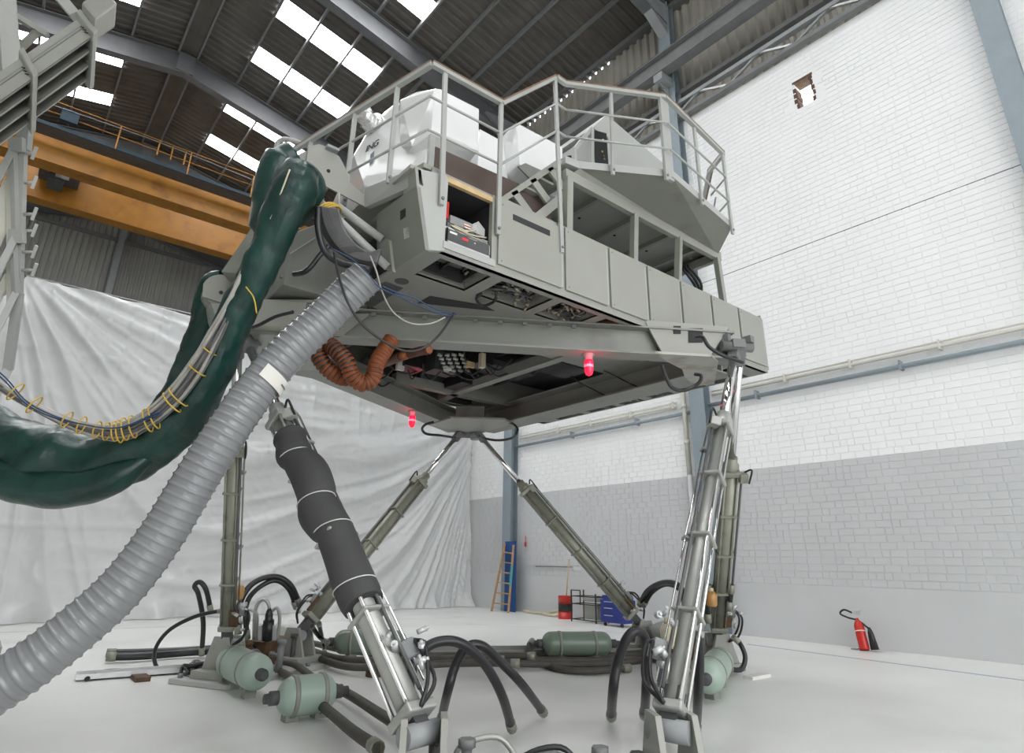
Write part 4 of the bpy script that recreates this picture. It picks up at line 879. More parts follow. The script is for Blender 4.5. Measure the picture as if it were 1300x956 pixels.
Ts = dict(L0=AZ(314, 434, 3.62), L1=AZ(302, 438, 3.62), K0=AZ(583, 551, 3.6), K1=AZ(607, 551, 3.6), R0=AZ(933, 447, 3.75), R1=AZ(939, 447, 3.75))
lgA = leg('upright olive hydraulic leg at far left behind the ribbed duct', Bs['A'], Ts['L1'], s=.72)
lgB = leg('slanting olive hydraulic leg leaning right from the left base to the back corner', Bs['B'], Ts['K0'], flip=1, frac=.70, s=.9)
lgC = leg('slanting olive hydraulic leg leaning left from the right base to the back corner', Bs['C'], Ts['K1'])
lgD = leg('darker hydraulic leg at the right base just behind the bright one', Bs['D'], Ts['R1'], frac=.63, s=.85)
lgF = leg('hydraulic leg wrapped in a charcoal foam sleeve in front of the sheet', Bs['F'], Ts['L0'], 'alu', 'chrome', .69, .9, 0, .09)
lgG = leg('bright aluminium hydraulic leg with polished rods at the right', Bs['G'], Ts['R0'], 'alu', 'chrome', .685, .78, 1, .082)
th, d, x, y, side, fwd = lgF
b = Bs['F']; Ln = (Ts['L0']-b).length
prof = [(.215, .165, 0), (.235, .18, 0), (.27, .175, .0), (.30, .172, .01), (.345, .17, .02), (.375, .172, .02), (.395, .19, .0), (.425, .195, -.02), (.45, .17, -.01), (.475, .185, .02), (.52, .19, .03), (.55, .175, .01), (.57, .16, -.01), (.585, .18, -.02), (.605, .165, -.01), (.62, .155, 0), (.632, .17, 0), (.64, .15, 0)]
pp = cm([b+d*(Ln*q[0])+side*q[2] for q in prof], 4); rr = [v.x*.88 for v in cm([V((q[1], 0, 0)) for q in prof], 4)]
fs = MB().tube(pp, rr, 30).build('foam_sleeve', 'foam', th)
for q in (.25, .375, .45, .575):
    i = min(range(len(pp)), key=lambda k: abs((pp[k]-b).dot(d)-Ln*q)); n2 = (d+side*.25+fwd*.2).normalized(); ax, ay = MB().frame(n2)
    MB().tube([pp[i]+(ax*math.cos(a)+ay*math.sin(a))*(rr[i]+.004)*1.02 for a in [2*PI*k/24 for k in range(25)]], .005, 5).build('tie_wire', 'wire', fs)

# ---------------------------------------------------------------- bases
def base_pad(label, c, a, b):
    c = V((c[0], c[1], 0)); t = thing('ground_anchor', label, 'base plate', c)
    u = (V(b)-V(a)); u.z = 0; u.normalize(); v = V((-u.y, u.x, 0))
    MB().box(c+V((0, 0, .03)), (2.0, .9, .06), (u, v, V((0, 0, 1)))).build('floor_plate', 'simlight', t, bevel=.01)
    for p in (a, b):
        p = V((p[0], p[1], 0))
        for s in (-.12, .12):
            q = p+u*s; MB().prism([q-v*.25+V((0, 0, .06)), q+v*.25+V((0, 0, .06)), q+v*.1+V((0, 0, .5)), q-v*.1+V((0, 0, .5))], u*.04).build('clevis_cheek', 'sim', t)
        MB().box(p+V((0, 0, .1)), (.5, .5, .09), (u, v, V((0, 0, 1)))).build('clevis_foot', 'sim', t, bevel=.01)
    for i in (-.9, -.45, .45, .9):
        for j in (-.38, .38): MB().cyl(c+u*i+v*j+V((0, 0, .06)), c+u*i+v*j+V((0, 0, .1)), .03, 6).build('anchor_bolt', 'steeldark', t)
    return t, u, v
bl, ul, vl = base_pad('pale steel floor base under the two left legs', (Bs['A']+Bs['B'])/2, Bs['A'], Bs['B'])
br_, ur, vr = base_pad('pale steel floor base under the two right legs', (Bs['C']+Bs['D'])/2, Bs['C'], Bs['D'])
bf, uf, vf = base_pad('pale steel floor base under the two nearest legs', (Bs['F']+Bs['G'])/2, Bs['F'], Bs['G'])

def bottle(label, a, b, r, m='tank', straps=(.25, .75), cradle=True):
    a = V(a); b = V(b); d = (b-a).normalized(); Ln = (b-a).length
    t = thing('pressure_bottle', label, 'pressure bottle', ((a.x+b.x)/2, (a.y+b.y)/2, max(0, a.z-r)))
    prof = [(0, .035), (.005, .06)]+[(r*1.1*(1-math.cos(k*PI/12)), r*max(.35, math.sin(k*PI/12))) for k in range(2, 7)]
    prof = [(.0, r*.3)]+[(r*.9*(1-math.cos(PI/2*k/6)), r*max(.3, math.sin(PI/2*k/6)**.8)) for k in range(1, 7)]
    full = prof+[(Ln-q, rr) for q, rr in prof[::-1]]
    MB().lathe(a, d, full, 28).build('vessel', m, t)
    MB().lathe(a-d*.12, d, [(0, .04), (.05, .045), (.05, .06), (.13, .06)], 14).build('end_fitting', 'darkgrey', t)
    MB().lathe(b-d*.01, d, [(0, .06), (.08, .06), (.08, .04), (.14, .04)], 14).build('end_fitting', 'darkgrey', t)
    for q in straps:
        MB().lathe(a+d*(Ln*q-.02), d, [(0, r+.008), (.04, r+.008)], 28).build('strap', 'sim2', t)
        if cradle:
            p = a+d*(Ln*q); MB().bx(p.x-.06, p.x+.06, p.y-.06, p.y+.06, .0, p.z-r+.03).build('cradle', 'sim2', t)
    return t
bottle('olive green pressure bottle lying on the floor in the middle right', AZ(688, 817, .27), AZ(776, 817, .27), .165)
bottle('olive green pressure bottle lying behind the foam-sleeved leg', AZ(424, 815, .27), AZ(516, 816, .27), .165)
bottle('pale green pressure bottle pointing at the camera on the left base', AZ(290, 838, .26), AZ(331, 856, .26), .175, 'tanklight')
bottle('pale green pressure bottle lying lowest at the front of the left base', AZ(352, 886, .2), AZ(425, 878, .2), .17, 'tanklight')
bottle('pale green pressure bottle pointing at the camera on the right base', AZ(915, 838, .25), AZ(897, 862, .25), .17, 'tanklight')

# manifold blocks and small hydraulic parts
def block(label, px, py, z, sz, ax, m='rust'):
    p = AZ(px, py, z); t = thing('manifold_block', label, 'manifold', (p.x, p.y, p.z-sz[2]/2))
    MB().box(p, sz, ax).build('block', m, t, bevel=.01)
    for k in range(4): MB().cyl(p+ax[0]*(sz[0]*(k/4-.37))-ax[1]*(sz[1]/2), p+ax[0]*(sz[0]*(k/4-.37))-ax[1]*(sz[1]/2+.06), .035, 10).build('port', 'legpaint', t)
    return t
axl = (ul, vl, V((0, 0, 1))); axr = (ur, vr, V((0, 0, 1)))
block('rusty brown manifold block between the two left legs', 345, 826, .2, (.7, .4, .3), axl)
block('rusty manifold block beside the right legs', 870, 822, .2, (.5, .4, .3), axr)
vb = thing('valve_assembly', 'black and silver servo valve with bent pipes behind the left manifold', 'valve', AZ(340, 810, .3))
for pts in ([(322, 812), (324, 775), (332, 762), (340, 765), (343, 780)], [(352, 812), (355, 785), (352, 772), (346, 775)], [(304, 776), (318, 774), (326, 782), (325, 812)]):
    MB().tube(cm([AD(x_, y_, 8.2) for x_, y_ in pts], 6), .022, 8).build('bent_pipe', 'alu', vb)
a, b2 = AD(340, 812, 8.1), AD(342, 772, 8.1)
MB().tube([a, lerp(a, b2, .6), lerp(a, b2, .6), lerp(a, b2, .8), b2], [.07, .07, .05, .05, .02], 14).build('valve_body', 'blackpaint', vb)
for dx in (-9, 8): MB().bar(AD(340+dx, 812, 8.1), AD(340+dx, 793, 8.1), .05, .05).build('bracket', 'galv', vb)
for (lab, px, py, dd, m, r) in (('amber fluid bowl hanging beside the upright left leg', 303, 752, 8.9-1.1, 'amber', .07), ('amber fluid bowl under the slanting left leg', 433, 744, 9.0, 'amber', .07), ('cream fluid bowl beside the bright right leg', 850, 806, 6.6, 'cream', .1), ('orange-brown fluid bowl on the darker right leg', 903, 760, 8.1, 'amber', .08)):
    p = AD(px, py, dd); t = thing('fluid_bowl', lab, 'bowl', p-V((0, 0, r*1.3)))
    MB().lathe(p-V((0, 0, r*1.3)), (0, 0, 1), [(0, r*.5), (r*.3, r*.9), (r*1.8, r), (r*2.4, r*.7)], 16).build('bowl', m, t)
    if m == 'cream': MB().cyl(V((p.x, p.y+.05, 0)), p-V((0, -.05, r)), .03, 8).build('stand', 'galv', t)
    MB().lathe(p+V((0, 0, r*1.1)), (0, 0, 1), [(0, r*.5), (r*.5, r*.5), (r*.6, r*.2)], 12).build('cap', 'cream', t)
mt = thing('grey_motor', 'round grey motor on the floor left of the slanting left leg', 'motor', AZ(362, 806, .1))
MB().lathe(AZ(358, 806, .25), AZ(368, 800, .3)-AZ(358, 806, .25), [(0, .12), (.02, .14), (.3, .14), (.32, .1)], 18).build('body', 'stone', mt)
mt = thing('grey_motor', 'round grey motor by the foot of the slanting right leg', 'motor', AZ(832, 806, .1))
MB().lathe(AZ(826, 806, .3), AZ(838, 802, .35)-AZ(826, 806, .3), [(0, .12), (.02, .14), (.3, .14), (.32, .1)], 18).build('body', 'sim2', mt)

def clutter(t, c, u, v, n):
    # small pipe work standing on the base plates: each piece its own part
    for k in range(n):
        q = V((c.x, c.y, .06))+u*random.uniform(-.75, .75)+v*random.uniform(-.4, .4); h = random.uniform(.1, .34)
        b = MB(); b.cyl(q, q+V((0, 0, h)), random.uniform(.025, .045), 10); b.cyl(q+V((0, 0, h)), q+V((0, 0, h+.05)), .055, 6); b.cyl(q+V((0, 0, h*.6)), q+V((0, 0, h*.6))+(u if k % 2 else v)*.14, .022, 8)
        b.build('valve', random.choice(['legpaint', 'rust', 'steeldark', 'darkgrey']), t)
    for k in range(n//2):
        q = V((c.x, c.y, .08))+u*random.uniform(-.7, .2)+v*random.uniform(-.4, .4)
        MB().tube(cm([q, q+V((0, 0, .18)), q+u*.25+V((0, 0, .24)), q+u*.4+V((0, 0, .1))], 6), .018, 6).build('bent_pipe', random.choice(['alu', 'rubber', 'cabledark']), t)
clutter(bl, (Bs['A']+Bs['B'])/2, ul, vl, 8); clutter(br_, (Bs['C']+Bs['D'])/2, ur, vr, 10); clutter(bf, (Bs['F']+Bs['G'])/2, uf, vf, 6)
# hoses: floor points use height, raised points use distance
def hose(label, pts, r, m='rubber', ends=True, name='hydraulic_hose'):
    P = [AZ(a, b, c) if k == 'z' else AD(a, b, c) for (a, b, k, c) in pts]
    Q = cm(P, 10); t = thing(name, label, 'hose', (P[0].x, P[0].y, min(p.z for p in P)))
    MB().tube(Q, r, 10).build('hose', m, t)
    if ends:
        for q, s in ((Q[0], Q[1]), (Q[-1], Q[-2])): MB().tube([q, q+(s-q).normalized()*.12], r*1.2, 10).build('end_fitting', 'legpaint', t)
    return t
hose('thick black hose arching over the floor left of the centre foreground', [(512, 915, 'z', .1), (520, 870, 'd', 4.6), (527, 838, 'd', 4.6), (548, 818, 'd', 4.65), (575, 814, 'd', 4.7), (598, 825, 'd', 4.75), (620, 850, 'd', 4.8), (638, 885, 'd', 4.9), (650, 925, 'z', .06)], .038)
hose('second thick black hose arching right of it in the foreground', [(560, 915, 'z', .06), (568, 880, 'd', 4.9), (578, 845, 'd', 4.95), (592, 822, 'd', 5.0), (612, 820, 'd', 5.05), (635, 840, 'd', 5.1), (662, 868, 'd', 5.2), (690, 905, 'z', .06)], .038)
hose('thick black hose making a tight hoop right of the centre foreground', [(776, 910, 'z', .06), (778, 880, 'd', 5.2), (783, 845, 'd', 5.25), (795, 812, 'd', 5.3), (808, 801, 'd', 5.35), (819, 812, 'd', 5.4), (821, 845, 'd', 5.4), (820, 880, 'd', 5.4), (818, 908, 'z', .06)], .042)
hose('thick black hose hooping in front of the bright right leg', [(850, 935, 'z', .06), (852, 900, 'd', 4.5), (857, 860, 'd', 4.5), (864, 825, 'd', 4.55), (876, 806, 'd', 4.6), (886, 812, 'd', 4.65), (888, 845, 'd', 4.65), (886, 890, 'd', 4.7), (884, 925, 'z', .06)], .036)
hose('narrow tall black hose loop left of the upright left leg', [(256, 832, 'd', 9.0), (258, 790, 'd', 9.0), (252, 755, 'd', 9.0), (247, 744, 'd', 9.0), (254, 739, 'd', 9.0), (262, 750, 'd', 9.0), (268, 778, 'd', 9.0)], .035)
hose('thin black hose swinging low from the upright left leg over the floor', [(288, 774, 'd', 8.0), (250, 782, 'd', 8.0), (215, 800, 'd', 8.0), (197, 825, 'd', 8.0), (200, 848, 'd', 8.1), (225, 860, 'd', 8.1), (265, 856, 'd', 8.1)], .025)
hose('high black hose arching from the left base to the slanting leg, outer one', [(302, 805, 'd', 8.3), (305, 765, 'd', 8.4), (322, 740, 'd', 8.6), (348, 732, 'd', 8.8), (368, 742, 'd', 8.9), (381, 768, 'd', 9.0)], .04)
hose('high black hose arching from the left base to the slanting leg, inner one', [(314, 812, 'd', 8.3), (312, 772, 'd', 8.4), (324, 750, 'd', 8.6), (348, 737, 'd', 8.8), (366, 747, 'd', 8.9), (376, 772, 'd', 9.0)], .035)
hose('high black hose arching between the right legs, upper one', [(812, 768, 'd', 10.3), (822, 750, 'd', 10), (840, 740, 'd', 9.6), (858, 741, 'd', 9.2), (868, 752, 'd', 8.9), (874, 775, 'd', 8.6)], .04)
hose('high black hose arching between the right legs, lower one', [(817, 770, 'd', 10.2), (828, 752, 'd', 10), (845, 742, 'd', 9.6), (862, 748, 'd', 9.2), (868, 765, 'd', 8.9), (869, 785, 'd', 8.7)], .035)
hose('black hose curling at the right of the right base', [(930, 808, 'd', 8.2), (940, 818, 'd', 8.1), (946, 835, 'd', 8.0), (940, 850, 'd', 7.9), (920, 848, 'd', 7.8)], .032)
hose('upright black hose end right of the darker right leg', [(929, 742, 'd', 8.2), (927, 760, 'd', 8.2), (925, 775, 'd', 8.2)], .035)
hose('upright black hose end left of the darker right leg', [(899, 742, 'd', 8.3), (898, 765, 'd', 8.3), (899, 790, 'd', 8.3)], .04)
hose('black hose dropping from the foot of the slanting left leg', [(405, 792, 'z', .6), (410, 815, 'z', .2), (413, 832, 'z', .05)], .03)
hose('black hose from the slanting left leg to the bottle behind the foam-sleeved leg', [(396, 795, 'z', .55), (405, 808, 'z', .35), (416, 816, 'z', .3)], .03)
# grey floor hoses running between the bases
fl_ = [((345, 832), (380, 822), (430, 836), (500, 838), (560, 836), (640, 838)), ((348, 836), (390, 832), (440, 846), (510, 846), (580, 842), (660, 842)), ((352, 826), (385, 815), (440, 826), (520, 832), (600, 832), (680, 833)), ((346, 842), (375, 845), (400, 862), (440, 880), (480, 905), (520, 930)), ((350, 850), (372, 862), (390, 880), (420, 905), (450, 930), (480, 950))]
nm_ = ['upper', 'second', 'topmost', 'second lowest', 'lowest']
for f, nme in zip(fl_, nm_):
    hose('dusty grey hose leaving the left manifold along the floor, %s of five' % nme, [(x_, y_, 'z', .06+.02*i) for i, (x_, y_) in enumerate(f)], .045, 'rubberbrown')
for k, nme in enumerate(('rearmost', 'middle', 'frontmost')):
    hose('dusty grey floor hose running into the right base, %s of three' % nme, [(640, 833+5*k, 'z', .08), (700, 833+5*k, 'z', .08), (760, 833+5*k, 'z', .08), (810, 829+5*k, 'z', .12), (850, 824+5*k, 'z', .22)], .045, 'rubberbrown')
hose('grey hose drooping from the left end of the middle right bottle', [(676, 814, 'z', .27), (672, 822, 'z', .2), (682, 838, 'z', .06), (710, 849, 'z', .05), (750, 852, 'z', .05), (800, 848, 'z', .06)], .045, 'rubberbrown')
hose('grey hose leaving the right end of the bottle behind the foam-sleeved leg', [(530, 816, 'z', .27), (540, 818, 'z', .25), (538, 828, 'z', .12), (525, 836, 'z', .06)], .045, 'rubberbrown')
for k, nme in enumerate(('rear', 'front')):
    hose('long black hose along the floor left of the left base, %s one' % nme, [(135, 829+5*k, 'z', .08), (180, 828+5*k, 'z', .07), (230, 826+3*k, 'z', .07), (285, 822+3*k, 'z', .1)], .05, 'rubber')
hose('thin black hose lying in front of the cable tray by the left base', [(110, 862, 'z', .03), (135, 852, 'z', .03), (190, 851, 'z', .03), (240, 846, 'z', .03), (285, 848, 'z', .08)], .025, 'rubber', False)
ch = thing('floor_channel', 'long grey steel channel lying on the floor between the bases', 'channel', AZ(620, 838, 0))
a = AZ(520, 839, .0); b2 = AZ(860, 834, .0); MB().bar(V((a.x, a.y, .03)), V((b2.x, b2.y, .03)), .5, .05).build('web', 'sim2', ch)
dd = (b2-a).normalized(); nv = V((-dd.y, dd.x, 0))*.25
for s in (-1, 1): MB().bar(V((a.x, a.y, .08))+nv*s, V((b2.x, b2.y, .08))+nv*s, .03, .16).build('flange', 'sim2', ch)
ct = thing('cable_tray', 'perforated grey cable tray on the floor at lower left', 'tray', AZ(170, 858, 0))
a = AZ(95, 864, 0); b2 = AZ(245, 853, 0); dd = (b2-a).normalized(); nv = V((-dd.y, dd.x, 0))
MB().bar(V((a.x, a.y, .03)), V((b2.x, b2.y, .03)), .24, .02).build('tray_floor', 'galv', ct)
for s in (-.12, .12): MB().bar(V((a.x, a.y, .05))+nv*s, V((b2.x, b2.y, .05))+nv*s, .012, .06).build('tray_side', 'galv', ct)
Lt = (b2-a).length
for k in range(int(Lt/.08)):
    for s in (-.06, .06): MB().box(V((a.x, a.y, .042))+dd*(k*.08+.04)+nv*s, (.045, .02, .003), (dd, nv, V((0, 0, 1)))).build('slot', 'dark', ct)
bunch('wiring_loom', 'heap of black cables where the tray meets the left base', AZ(258, 850, .1), (.5, .4, .15), 14, ['rubber', 'cabledark'], .02, 2)
p = AZ(176, 862, 0); tag(MB().bx(p.x-.08, p.x+.08, p.y-.25, p.y+.05, .0, .05).build('timber_block', 'rust'), 'brown timber block under the cable tray', 'block')
p = AZ(485, 858, 0); tag(MB().bx(p.x-.2, p.x+.2, p.y-.07, p.y+.07, .0, .06).build('timber_block', 'rust'), 'rusty block on the floor left of the foam-sleeved leg foot', 'block')
p = AZ(955, 862, 0); tag(MB().bx(p.x-.1, p.x+.35, p.y-.07, p.y+.07, .0, .04).build('paper_scrap', 'paper'), 'flat white scrap on the floor right of the right base', 'scrap')
p = AZ(850, 862, .1); t = thing('junction_box', 'blue-grey junction box with white label at the foot of the bright leg', 'box', (p.x, p.y, 0))
MB().box(V((p.x, p.y, .16)), (.26, .2, .32), axr).build('case', 'bluegreypanel', t, bevel=.01); MB().box(V((p.x, p.y, .18))-V((.1, .1, 0)), (.12, .02, .2), axr).build('label_plate', 'paper', t)

# grey slab and ramp at the far left floor
p = AZ(10, 832, .0); tag(MB().bx(-1.2, .95, 10.2, 11.6, .0, .12).build('floor_slab_block', 'stone'), 'pale slab lying on the floor at the lower left edge', 'slab')
tag(MB().bx(-1.5, .6, 12.6, 13.6, .0, .10).build('floor_slab_block', 'sim2'), 'grey slab on the floor beyond the pale slab at left', 'slab')
hose('small black hose loop standing on the floor at the left edge', [(0, 775, 'd', 13), (6, 780, 'd', 13), (7, 790, 'd', 13), (0, 796, 'd', 13), (-12, 800, 'd', 13)], .03, 'rubber', False)

# ================================================================ THINGS ALONG THE RIGHT WALL
fe = thing('fire_extinguisher', 'red fire extinguisher leaning on the grey wall at far right', 'extinguisher', (12.6, 5.42, 0))
b = AX(1098, 826, 12.62); b.z = .01; tpp = b+V((.12, .10, .53)); d = (tpp-b).normalized()
MB().lathe(b, d, [(0, .075), (.02, .085), (.40, .085), (.46, .065), (.5, .03), (.53, .025)], 20).build('cylinder', 'red', fe)
MB().box(tpp+V((0, 0, .06)), (.06, .12, .05)).build('valve_head', 'galv', fe); MB().bar(tpp+V((0, .04, .1)), tpp+V((-.02, -.09, .11)), .025, .018).build('lever', 'galv', fe)
MB().tube(cm([tpp+V((0, .05, .06)), tpp+V((-.02, .2, .11)), tpp+V((-.02, .28, .04)), tpp+V((0, .16, -.02)), tpp+V((0, -.02, -.06)), b+V((.06, -.1, .36))], 6), .017, 8).build('hose', 'rubber', fe)
MB().lathe(b+V((.04, -.16, .02)), (0.1, .16, 1), [(0, .07), (.28, .045), (.36, .02)], 14).build('discharge_horn', 'blackpaint', fe)
MB().lathe(b+d*.3, d, [(0, .0862), (.018, .0862)], 20).build('label_band', 'paper', fe); MB().bar(b+V((0, .1, .01)), b+V((0, .22, .01)), .1, .015).build('foot_bracket', 'steelmid', fe)
dr = AZ(718, 783, 0)*.965; dr = V((dr.x, dr.y, 0))
od = thing('oil_drum', 'small red drum with a black band standing by the grey wall', 'drum', dr)
r = .19
MB().lathe(dr, (0, 0, 1), [(0, r), (.01, r+.008), (.02, r), (.19, r)], 24).build('drum_wall', 'red', od); MB().lathe(dr+V((0, 0, .19)), (0, 0, 1), [(0, r), (.005, r+.01), (.015, r), (.16, r), (.17, r+.01), (.18, r)], 24).build('black_band', 'blackpaint', od)
MB().lathe(dr+V((0, 0, .37)), (0, 0, 1), [(0, r), (.18, r), (.19, r+.008), (.20, r), (.19, r-.015)], 24).build('drum_wall', 'red', od)
tag(MB().cyl(dr+V((.09, .05, .55)), dr+V((.16, .0, 1.5)), .014, 8).build('broom_handle', 'wood'), 'pale wooden pole standing in the red drum against the wall', 'pole')
a = AX(680, 719, 13.0); c = AX(727, 720, 13.0); tag(MB().bar(a, c, .02, .03).build('wall_batten', 'steeldark'), 'thin dark batten fixed level on the wall behind the pole', 'batten')
tr = AZ(731, 785, 0)*.955; tr = V((tr.x, tr.y, 0)); t2 = AZ(775, 788, 0)*.955; t2 = V((t2.x, t2.y, 0)); u = (t2-tr).normalized(); u = V((u.x*.25, u.y, 0)).normalized(); 
tk = thing('rack_trolley', 'black tubular frame trolley holding grey boxes right of the red drum', 'trolley', tr)
W = .85; dpt = .45; vx = V((1, 0, 0))
cor = [tr+V((-.15, 0, 0)), tr+V((-.15, -W, 0)), tr+V((.3, -W, 0)), tr+V((.3, 0, 0))]
for p, h in zip(cor, (.74, .68, .68, .74)): MB().bar(p, p+V((0, 0, h)), .025, .025).build('upright', 'blackpaint', tk)
for z in (.06, .42, .6):
    for p, q in zip(cor, cor[1:]+cor[:1]): MB().bar(p+V((0, 0, z)), q+V((0, 0, z)), .022, .022).build('cross_bar', 'blackpaint', tk)
MB().bar(cor[0]+V((0, 0, .74)), cor[0]+V((0, -.32, .74)), .022, .022).build('handle', 'blackpaint', tk); MB().bar(cor[0]+V((0, -.32, .4)), cor[0]+V((0, -.32, .74)), .022, .022).build('upright', 'blackpaint', tk)
bxp = tr+V((.08, -.6, .08)); tag(MB().box(bxp+V((0, 0, .16)), (.3, .46, .32)).build('grey_case', 'sim2', bevel=.01), 'grey ribbed case standing inside the black trolley', 'case')
tag(MB().box(bxp+V((0, 0, .46)), (.34, .5, .1)).build('grey_bag', 'sim', bevel=.03), 'grey bundle lying on the middle shelf of the black trolley', 'bundle')
bc = AZ(770, 790, 0)*.955; bc = V((bc.x, bc.y, 0))
bt = thing('tool_cabinet', 'royal blue wheeled tool cabinet behind the slanting right leg', 'cabinet', bc)
MB().bx(bc.x-.2, bc.x+.25, bc.y-.72, bc.y, .08, .58).build('case', 'bluepaint', bt, bevel=.01)
for z in (.2, .36, .5): MB().bx(bc.x-.212, bc.x-.2, bc.y-.5, bc.y-.04, z-.06, z+.06).build('drawer', 'bluepaint', bt, bevel=.004); MB().bx(bc.x-.23, bc.x-.212, bc.y-.4, bc.y-.14, z+.03, z+.045).build('handle', 'galv', bt)
MB().bx(bc.x-.18, bc.x+.22, bc.y-.68, bc.y-.05, .58, .68).build('top_tray', 'bluepaint', bt)
for yy in (-.1, -.62): MB().cyl((bc.x-.15, bc.y+yy-.02, .04), (bc.x-.15, bc.y+yy+.02, .04), .04, 12).build('wheel', 'blackpaint', bt)
MB().bx(bc.x-.1, bc.x+.1, bc.y-.6, bc.y-.4, .68, .7).build('top_papers', 'paper', bt)
lp = AZ(624, 771, 0)*.92; lp2 = AZ(645, 773, 0)*.92; lp.z = lp2.z = 0; lp2.x = lp.x+.05
la = thing('step_ladder', 'wooden ladder with a teal patch leaning on the blue board by the column', 'ladder', (lp+lp2)/2)
A0, B0 = lp, lp2; A1, B1 = AX(641, 690, 12.62), AX(652, 692, 12.62)
for p, q in ((A0, A1), (B0, B1)): MB().bar(p, q, .03, .07, (0, 1, 0)).build('stile', 'ladderwood', la)
for k in range(6): s = .12+.15*k; MB().bar(lerp(A0, A1, s), lerp(B0, B1, s), .06, .03).build('rung', 'ladderwood', la)
MB().bar(lerp(B0, B1, .38)+V((-.012, 0, 0)), lerp(B0, B1, .68)+V((-.012, 0, 0)), .032, .072, (0, 1, 0)).build('teal_patch', 'teal', la)
tag(MB().bx(12.66, 12.72, 15.25, 15.72, .0, 2.0).build('blue_board', 'blueboard'), 'tall deep blue board standing against the far blue-grey column', 'board')
q = [AX(665, 768, 12.8), AX(690, 764, 12.75), AX(708, 766, 12.7), AX(712, 774, 12.6), AX(706, 779, 12.55), AX(690, 771, 12.6)]
for i, p in enumerate(q): p.z = .045+(.10 if i in (2, 3) else 0)
hp = thing('suction_hose', 'loose white hose coiled on the floor left of the red drum', 'hose', (q[0].x, q[0].y, 0)); MB().tube(cm(q, 8), .04, 10).build('hose', 'cream', hp)

# ================================================================ LEFT FOREGROUND: steel frame of the next machine
gf = thing('steel_gantry', 'ribbed grey steel gantry arm reaching in at the top left corner', 'gantry', AD(60, 110, 6.0))
e0, e1 = AD(118, 45, 6.0), AD(-62, 172, 5.3); d = (e1-e0).normalized(); Lg = (e1-e0).length*1.9; e1 = e0+d*Lg
u1 = -CR*.36+CU*.34+CF*.32; u2 = -CU*.37-CR*.14+CF*.16; nrm = u1.cross(u2).normalized()
def gq(s0, s1, a0, a1, b0, b1): return [e0+d*s+u1*a+u2*b for s in (s0, s1) for a, b in ((a0, b0), (a1, b0), (a1, b1), (a0, b1))]
MB().hexa(gq(0, Lg, 0, 1, 0, .03)).build('top_flange', 'sim', gf)
MB().hexa(gq(0, Lg, .06, 1, .97, 1)).build('bottom_flange', 'sim', gf)
MB().hexa(gq(0, Lg, .62, .66, .0, 1)).build('web_plate', 'steeldark', gf)  # darker than the arm: recess shade put into the colour
MB().hexa(gq(0, Lg, .5, .53, -.012, .002)).build('seam', 'steeldark', gf)
for k in (.33, .66): MB().hexa(gq(0, Lg, .02, .66, k-.025, k+.025)).build('rib', 'sim', gf)
MB().hexa(gq(0, Lg, -.0, .02, 0, .05)).build('rib', 'sim', gf)
for s in (.0, Lg*.237, Lg*.474, Lg*.71, Lg*.97):
    pl = MB().hexa(gq(s-.03, s+.03, -.16, 1.12, -.14, 1.14)).build('end_flange', 'sim', gf, bevel=.012)
    for k in (.2, .34, .5): 
        p = e0+d*(s+.05)+u1*k-u2*.035; MB().cyl(p, p-u2*.02, .016, 8).build('bolt_hole', 'dark', pl)
MB().hexa(gq(-.32, -.03, .1, 1.05, -.3, .25)).build('end_box', 'sim', gf, bevel=.02)
MB().bar(AD(62, -20, 6.6), AD(98, 22, 6.5), .12, .1).build('tie_bar', 'simlight', gf)
MB().bar(AD(-10, 2, 6.8), AD(60, 45, 6.9), .06, .06).build('tie_bar', 'sim', gf); MB().bar(AD(-5, 90, 6.8), AD(50, 38, 6.9), .07, .05).build('tie_bar', 'sim', gf)
MB().bar(AD(2, -80, 7.4), AD(14, 112, 6.15), .2, .06).build('upright_plate', 'sim2', gf)
ec = e1-d*.2+u1*.5+u2*.5
MB().ibeam(V((ec.x, ec.y, 0)), ec, .3, .3, .03, up=(1, 0, 0)).build('column', 'sim2', gf)
pf = thing('panel_frame', 'white steel panel frame with short bolts standing at the left edge', 'frame', AD(10, 420, 6.2))
dp_ = 6.3
MB().bar(AD(30, 178, dp_), AD(24, 372, dp_), .055, .055).build('upright', 'rail', pf)
MB().bar(AD(33, 160, dp_), AD(30, 190, dp_), .1, .1).build('upright', 'rail', pf)
for y0, y1 in ((192, 300), (312, 372)):
    MB().prism([AD(8, y0+10, dp_), AD(17, y0, dp_), AD(20, y1, dp_), AD(8, y1+30, dp_)], CF*.04).build('infill_panel', 'cond', pf)
    MB().bar(AD(17, y0-3, dp_-.05), AD(20, y1, dp_-.05), .05, .05).build('panel_edge', 'rail', pf)
    MB().bar(AD(17, y0-3, dp_-.05), AD(-25, y0+80, dp_-.4), .06, .05).build('diagonal', 'rail', pf)
    MB().bar(AD(20, y1, dp_-.05), AD(-25, y1+90, dp_-.4), .06, .05).build('diagonal', 'rail', pf)
    MB().prism([AD(-25, y0+95, dp_-.2), AD(6, y0+35, dp_), AD(6, y1-5, dp_), AD(-25, y1+70, dp_-.2)], CF*.02).build('infill_panel', 'cond', pf)
for y in (184, 300): MB().box(AD(22, y, dp_-.06), (.14, .06, .14), (CR, CF, CU)).build('corner_bracket', 'simlight', pf)
for y in (195, 232, 272, 293, 320, 343):
    a = AD(28, y, dp_); MB().cyl(a, a+CR*.12, .016, 8).build('stud', 'rail', pf); MB().bar(a+CR*.12-CU*.06-CR*.02, a+CR*.13+CU*.07+CR*.02, .03, .03).build('stud_plate', 'rail', pf)
MB().bar(AD(24, 372, dp_), AD(10, 470, dp_), .075, .075).build('upright', 'rail', pf)
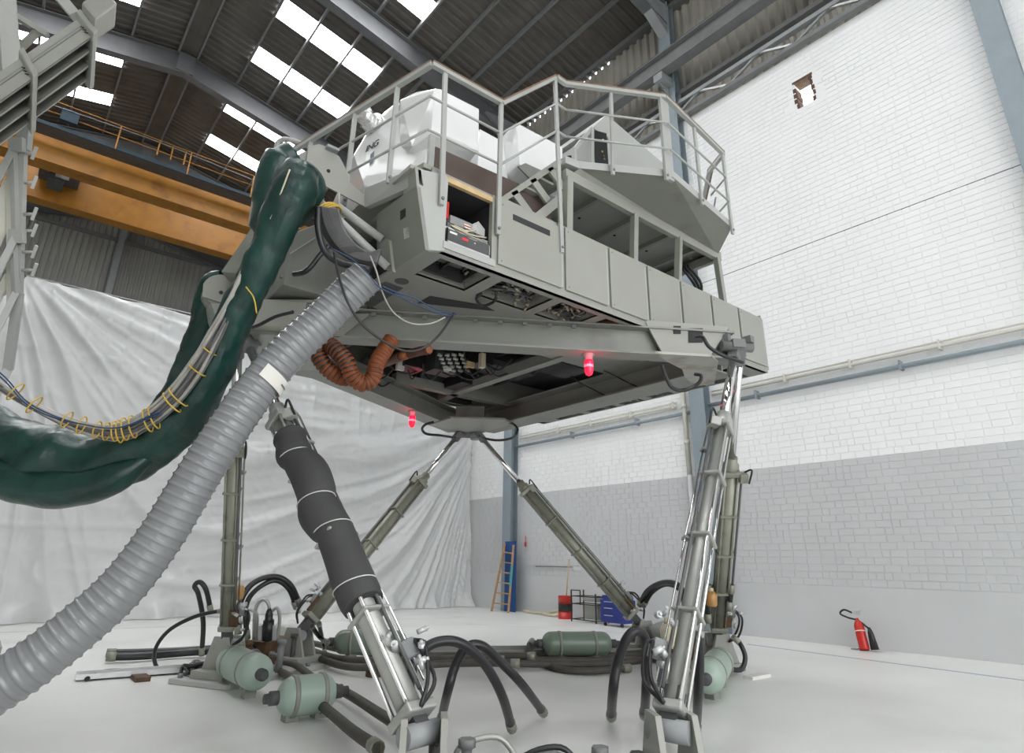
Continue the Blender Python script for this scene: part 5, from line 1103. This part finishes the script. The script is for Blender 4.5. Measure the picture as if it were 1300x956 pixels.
up_ = AD(10, 470, dp_); MB().bar(up_, V((up_.x-.35, up_.y-.1, 0)), .075, .075).build('upright', 'rail', pf)
# lettering, made last
lo = bpy.data.objects.new('tmp', tc_); COL.objects.link(lo); bpy.context.view_layer.update()
me = bpy.data.meshes.new_from_object(lo.evaluated_get(bpy.context.evaluated_depsgraph_get())); bpy.data.objects.remove(lo)
me.materials.clear(); me.materials.append(M['ink'])
def onshell(px, py):
    s = [c for c in no.children if c.name.startswith('shell')][0]; og = ORG[no.name]
    d = ray(px, py).normalized(); ok, loc, nrm, _ = s.ray_cast(EYE-og, d); return (loc+og, nrm) if ok else (flank(px, py), V((-1, -.3, 0)).normalized())
p, nr = onshell(464, 194); p2, _ = onshell(478, 187)
xa = (p2-p); xa = (xa-nr*xa.dot(nr)).normalized(); ya = nr.cross(xa)
ob = bpy.data.objects.new('lettering', me); COL.objects.link(ob); ob.parent = no
pos = p+nr*.006-ORG[no.name]
ob.matrix_local = Matrix(((xa.x, ya.x, nr.x, pos.x), (xa.y, ya.y, nr.y, pos.y), (xa.z, ya.z, nr.z, pos.z), (0, 0, 0, 1))) @ Matrix.Scale(.62, 4)
p, nr = onshell(474, 205)
MB().prism([onshell(x_, y_)[0]+nr*.008 for x_, y_ in ((471, 197), (476, 192), (475, 205), (470, 211))], nr*.004).build('flank_window', 'bluegreypanel', no)

# one group for each kind of repeat
GROUPS = dict(hydraulic_cylinder='six hydraulic legs of the platform', ground_anchor='steel floor bases of the legs', hydraulic_hose='hydraulic hoses round the bases', pressure_bottle='pressure bottles on the floor', warning_lamp='red warning lamps under the frame', fibreglass_housing='white housings on the deck',
              guard_rail='guard rails of the platform', fluid_bowl='fluid bowls on the legs', wiring_loom='loose wiring in the openings', cable_sheath='green cable sheaths', cable_saddle='cable saddles', cable_bundle='cable bundles', flexible_duct='orange flexible ducts', cable='loose cables under the platform', conduit='conduits on the right wall', service_pipe='pipes on the right wall',
              manifold_block='manifold blocks', grey_motor='grey motors by the legs', timber_block='small blocks on the floor', floor_slab_block='slabs on the left floor')
for o in list(COL.objects):
    k = o.name.split('.')[0]
    if o.parent is None and k in GROUPS and 'label' in o: o['group'] = GROUPS[k]
